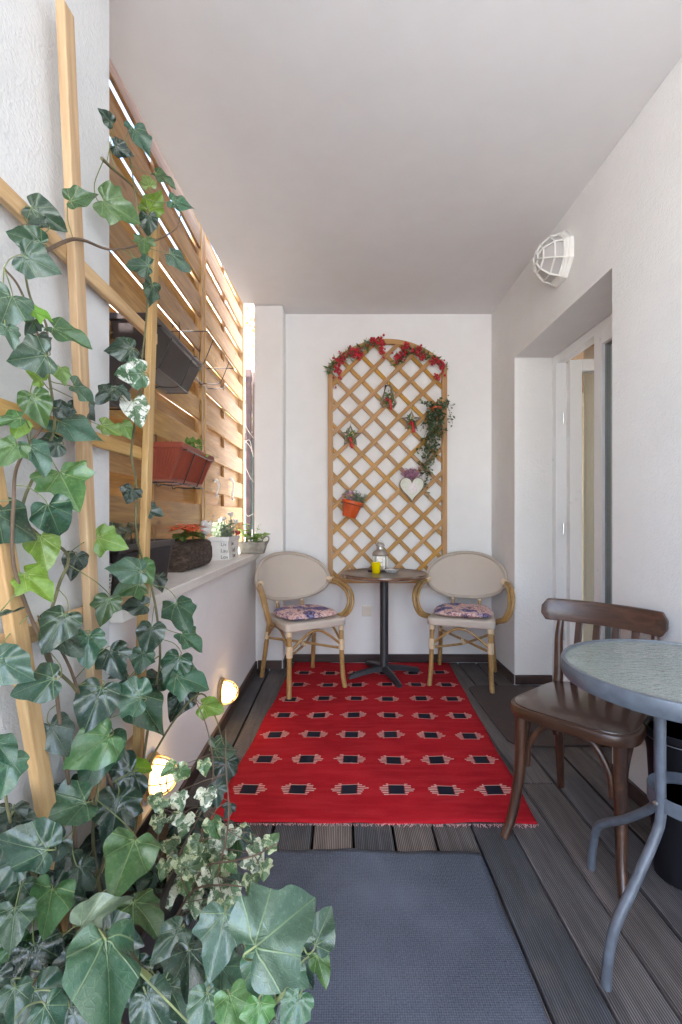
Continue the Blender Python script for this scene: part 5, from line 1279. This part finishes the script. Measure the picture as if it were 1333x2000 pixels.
# x, y, size in photo pixels, tip direction (degrees, clockwise from right), tone, depth or None
LEAVES = [(275, 277, 66, 75, 0), (240, 292, 42, 15, 2), (208, 228, 34, 200, 2), (288, 352, 38, 250, 1), (322, 350, 48, 20, 0), (356, 398, 52, 5, 0), (300, 392, 60, 280, 1), (290, 437, 48, 95, 2), (234, 410, 84, 10, 0), (162, 388, 64, 330, 0), (92, 424, 76, 25, 0), (72, 437, 46, 190, 2), (52, 466, 72, 180, 0), (78, 514, 78, 10, 0), (282, 480, 48, 100, 0), (272, 518, 52, 190, 0), (352, 510, 54, 30, 0), (296, 574, 56, 105, 0), (14, 605, 92, 105, 0), (22, 655, 52, 90, 0), (82, 612, 50, 350, 1), (62, 636, 44, 120, 2), (138, 655, 84, 20, 0), (84, 668, 46, 70, 2), (60, 698, 82, 160, 0), (70, 734, 44, 200, 1), (122, 731, 46, 90, 1), (164, 769, 68, 350, 0), (74, 798, 78, 60, 0), (128, 800, 44, 20, 2), (168, 800, 54, 60, 2), (156, 838, 102, 12, 0), (14, 820, 62, 170, 0), (36, 838, 46, 110, 1), (216, 838, 48, 20, 1), (246, 840, 38, 60, 1), (266, 806, 74, 80, 4), (256, 730, 64, 175, 4), (236, 682, 62, 165, 2), (206, 772, 52, 120, 2), (242, 765, 40, 60, 2), (20, 884, 68, 125, 0), (74, 894, 78, 80, 0), (92, 868, 62, 160, 2), (132, 952, 112, 65, 0), (255, 966, 44, 110, 2), (302, 1000, 40, 30, 2), (30, 1022, 116, 12, 0), (106, 1014, 98, 75, 0), (86, 1075, 82, 70, 1), (145, 1104, 62, 110, 2), (74, 1139, 86, 60, 1), (214, 1057, 70, 30, 1), (248, 1112, 78, 190, 0), (284, 1118, 56, 60, 0), (250, 1150, 64, 150, 0), (206, 1190, 64, 100, 0), (262, 1183, 56, 190, 2), (312, 1138, 42, 65, 2), (354, 1204, 78, 70, 0), (374, 1252, 66, 45, 0), (292, 1248, 72, 100, 2), (15, 1200, 64, 20, 0), (108, 1230, 94, 115, 0), (138, 1258, 74, 60, 2), (172, 1268, 78, 100, 0), (25, 1305, 96, 35, 0), (68, 1337, 92, 165, 0), (224, 1294, 74, 60, 2), (276, 1292, 54, 100, 0), (236, 1322, 52, 150, 2), (340, 1308, 74, 100, 0), (374, 1328, 82, 20, 0), (184, 1380, 104, 110, 0), (242, 1358, 92, 190, 0), (288, 1388, 122, 60, 0), (350, 1372, 76, 120, 2), (414, 1381, 56, 20, 1), (114, 1440, 84, 70, 2), (180, 1462, 112, 140, 0), (8, 1467, 70, 80, 0), (440, 1462, 64, 350, 0), (14, 1514, 84, 100, 0), (190, 1482, 116, 100, 0), (274, 1497, 62, 350, 1), (222, 1534, 110, 150, 2), (436, 1508, 66, 100, 2), (122, 1584, 116, 160, 0), (224, 1602, 112, 90, 2), (46, 1654, 124, 200, 0), (122, 1686, 74, 120, 2), (246, 1686, 124, 120, 0), (168, 1711, 64, 60, 2), (94, 1777, 116, 110, 0), (204, 1787, 112, 0, 3), (286, 1785, 104, 60, 0), (26, 1808, 84, 90, 0), (76, 1892, 116, 80, 2), (174, 1872, 84, 70, 2), (130, 1745, 80, 30, 2),
          (216, 1912, 196, 100, 0, .56), (428, 1838, 116, 100, 0, .66), (372, 1900, 96, 95, 2, .66), (556, 1802, 185, 330, 0, .52), (630, 1812, 78, 300, 0, .58), (628, 1892, 60, 80, 0, .62), (515, 1908, 110, 90, 0, .64), (450, 1915, 84, 60, 0, .66), (462, 1980, 90, 80, 0, .6), (394, 1978, 78, 100, 0, .62), (302, 1972, 90, 80, 2, .64), (572, 1976, 76, 110, 0, .6), (585, 1912, 56, 60, 0, .62), (505, 1995, 72, 90, 0, .58), (30, 1962, 72, 90, 0, .66), (104, 1990, 80, 60, 0, .64), (330, 1840, 80, 150, 2, .78), (480, 1862, 90, 70, 2, .7), (345, 1955, 80, 60, 0, .68), (240, 1830, 90, 30, 2, .8)]
petm = MB()
leafcount = 0
def place_leaf(root, x, y, size, ang, tone, d, shape=None, pet=True, anchors=None, face=1.0):
    global leafcount
    if tone == 0 and ri.random() < 0.33: tone = 7
    c = P(x, y, d); L = 0.87 * size * d / F
    n0 = (Vector((0, 0, H)) - c).normalized(); right = Vector((1, 0, 0)); up = Vector((0, 0, 1))
    N_ = (n0 * 0.9 * face + Vector((0.25, -0.15, 0.45)) + Vector((ri.gauss(0, .34), ri.gauss(0, .34), ri.gauss(0, .34)))).normalized()
    a = R(ang + ri.gauss(0, 7)); im = n0.cross(up).normalized() * -1.0   # image right
    if im.x < 0: im = -im
    iu = im.cross(n0 * -1).normalized()
    if iu.z < 0: iu = -iu
    T = im * math.cos(a) - iu * math.sin(a); T = (T - N_ * T.dot(N_)).normalized(); B = N_.cross(T)
    base = c - T * 0.42 * L
    sh = shape if shape is not None else ri.choice((0, 1, 2, 3, 4, 5, 6, 1, 0))
    o = link('leaf', leafmesh(sh, tone), None, root)
    sx = ri.uniform(.88, 1.08)
    mt_ = Matrix((T * L, B * L * sx, N_ * L)).transposed().to_4x4(); mt_.translation = base; o.matrix_basis = mt_
    if pet:
        tgt = min(anchors, key=lambda p: (p - base + T * L * .6).length) if anchors else None
        back = base - T * 0.30 * L - N_ * 0.25 * L
        if tgt is not None and (tgt - base).length < 0.22: end = tgt
        else: end = back - T * .3 * L - N_ * .5 * L + Vector((-.01, .01, -.02))
        petm.tube(bez([base + T * 0.03 * L, base - T * .12 * L - N_ * .08 * L, back.lerp(end, .4), end], 4), [max(.0011, L * .013)] * 13, 5)
    leafcount += 1
    return o
for lf_ in LEAVES:
    x, y, size, ang, tone = lf_[:5]
    if len(lf_) > 5: d = lf_[5]
    else:
        d = min(1.40, -(-0.55 + ri.uniform(-.02, .03)) * F / (CX - x))
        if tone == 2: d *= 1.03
        if y > 1650: d = min(d, 1.0 - (y - 1650) / 350 * 0.25)
    place_leaf(iv, x, y, size, ang, tone, d, anchors=vines)
# fill leaves deeper in the plant
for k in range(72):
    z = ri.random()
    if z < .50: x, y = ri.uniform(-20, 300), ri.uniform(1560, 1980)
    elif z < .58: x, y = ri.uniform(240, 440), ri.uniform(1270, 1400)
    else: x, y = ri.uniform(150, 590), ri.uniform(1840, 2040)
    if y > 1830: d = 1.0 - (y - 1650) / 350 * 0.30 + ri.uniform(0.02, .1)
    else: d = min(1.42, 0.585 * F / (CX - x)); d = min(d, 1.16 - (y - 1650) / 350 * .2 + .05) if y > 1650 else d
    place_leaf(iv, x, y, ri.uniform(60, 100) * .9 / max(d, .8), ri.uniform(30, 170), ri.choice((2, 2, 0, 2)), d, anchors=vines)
petm.build('petioles', M['petiole'], iv, smooth='auto')['kind'] = 'stuff'
# variegated ivy trailing from the trough
vi = thing('variegated_ivy', 'small cream and green variegated ivy spilling beside the rug corner', 'ivy', (-0.42, 1.25, 0.22))
petm = MB(); vv_ = []
for path, ds in (([(330, 1790), (350, 1680), (400, 1570), (420, 1500), (400, 1420), (385, 1360)], [1.2, 1.2, 1.25, 1.3, 1.33, 1.35]), ([(340, 1800), (400, 1700), (460, 1680), (500, 1670), (540, 1640)], [1.2, 1.15, 1.12, 1.1, 1.08]), ([(330, 1800), (310, 1650), (320, 1560), (300, 1500)], [1.2, 1.22, 1.26, 1.3]), ([(340, 1800), (380, 1740), (430, 1730), (470, 1740)], [1.18, 1.1, 1.06, 1.04]), ([(420, 1720), (445, 1600), (440, 1500), (435, 1430)], [1.15, 1.2, 1.25, 1.3])):
    vv_ += vine(path, ds=ds, parent=vi, r0=.0028, r1=.0014, mat=M['vine_brown'])
VL = [(340, 1562, 34, 300, 6), (312, 1570, 36, 240, 5), (403, 1560, 46, 80, 6), (352, 1566, 40, 70, 6), (360, 1612, 46, 90, 6), (432, 1644, 50, 70, 6), (452, 1636, 42, 110, 6), (330, 1652, 44, 200, 5), (383, 1690, 56, 350, 5), (337, 1732, 50, 95, 6), (423, 1746, 52, 140, 6), (380, 1768, 46, 90, 6), (330, 1756, 40, 95, 6), (460, 1748, 42, 60, 6), (532, 1642, 42, 330, 5), (505, 1664, 46, 60, 6), (488, 1686, 46, 170, 6), (490, 1728, 44, 80, 5), (303, 1566, 36, 90, 5), (420, 1620, 52, 90, 5), (375, 1655, 46, 150, 5), (350, 1690, 40, 100, 5), (405, 1720, 46, 30, 6), (450, 1690, 42, 50, 5), (516, 1700, 40, 80, 5), (360, 1510, 44, 20, 5), (330, 1505, 40, 160, 5), (400, 1500, 36, 90, 5), (340, 1600, 40, 160, 5), (425, 1690, 46, 110, 5), (365, 1735, 44, 60, 5), (310, 1610, 38, 90, 5), (320, 1700, 40, 120, 5), (440, 1775, 40, 80, 5)]
for (x, y, size, ang, tone) in VL: place_leaf(vi, x, y, size * 0.95, ang, tone, 1.17 + ri.uniform(-.06, .04), ri.choice((1, 2, 4)), True, vv_)
for k in range(50):
    x = ri.gauss(400, 62); y = ri.gauss(1680, 62)
    if x > 530 or x < 290 or (x > 455 and (y < 1625 or y > 1760)): continue
    place_leaf(vi, x, y, ri.uniform(30, 50), ri.uniform(20, 190), ri.choice((5, 5, 0, 2, 2, 2)), 1.27 + ri.uniform(-.05, .06), ri.choice((1, 2, 4)), True, vv_)
petm.build('petioles', M['vine_brown'], vi, smooth='auto')['kind'] = 'stuff'
# trough the ivies grow from
t = thing('ivy_trough', 'dark trough planter hidden under the ivy at the foot of the column', 'planter', (-0.5, 1.1, 0))
hollow_box(t, 'trough', M['choc'], 0.78, 1.46, -0.585, -0.42, -0.575, -0.44, 0.001, 0.23)
MB().box((-0.575, 0.80, 0.15), (-0.437, 1.44, 0.195)).build('soil', M['soil'], t)
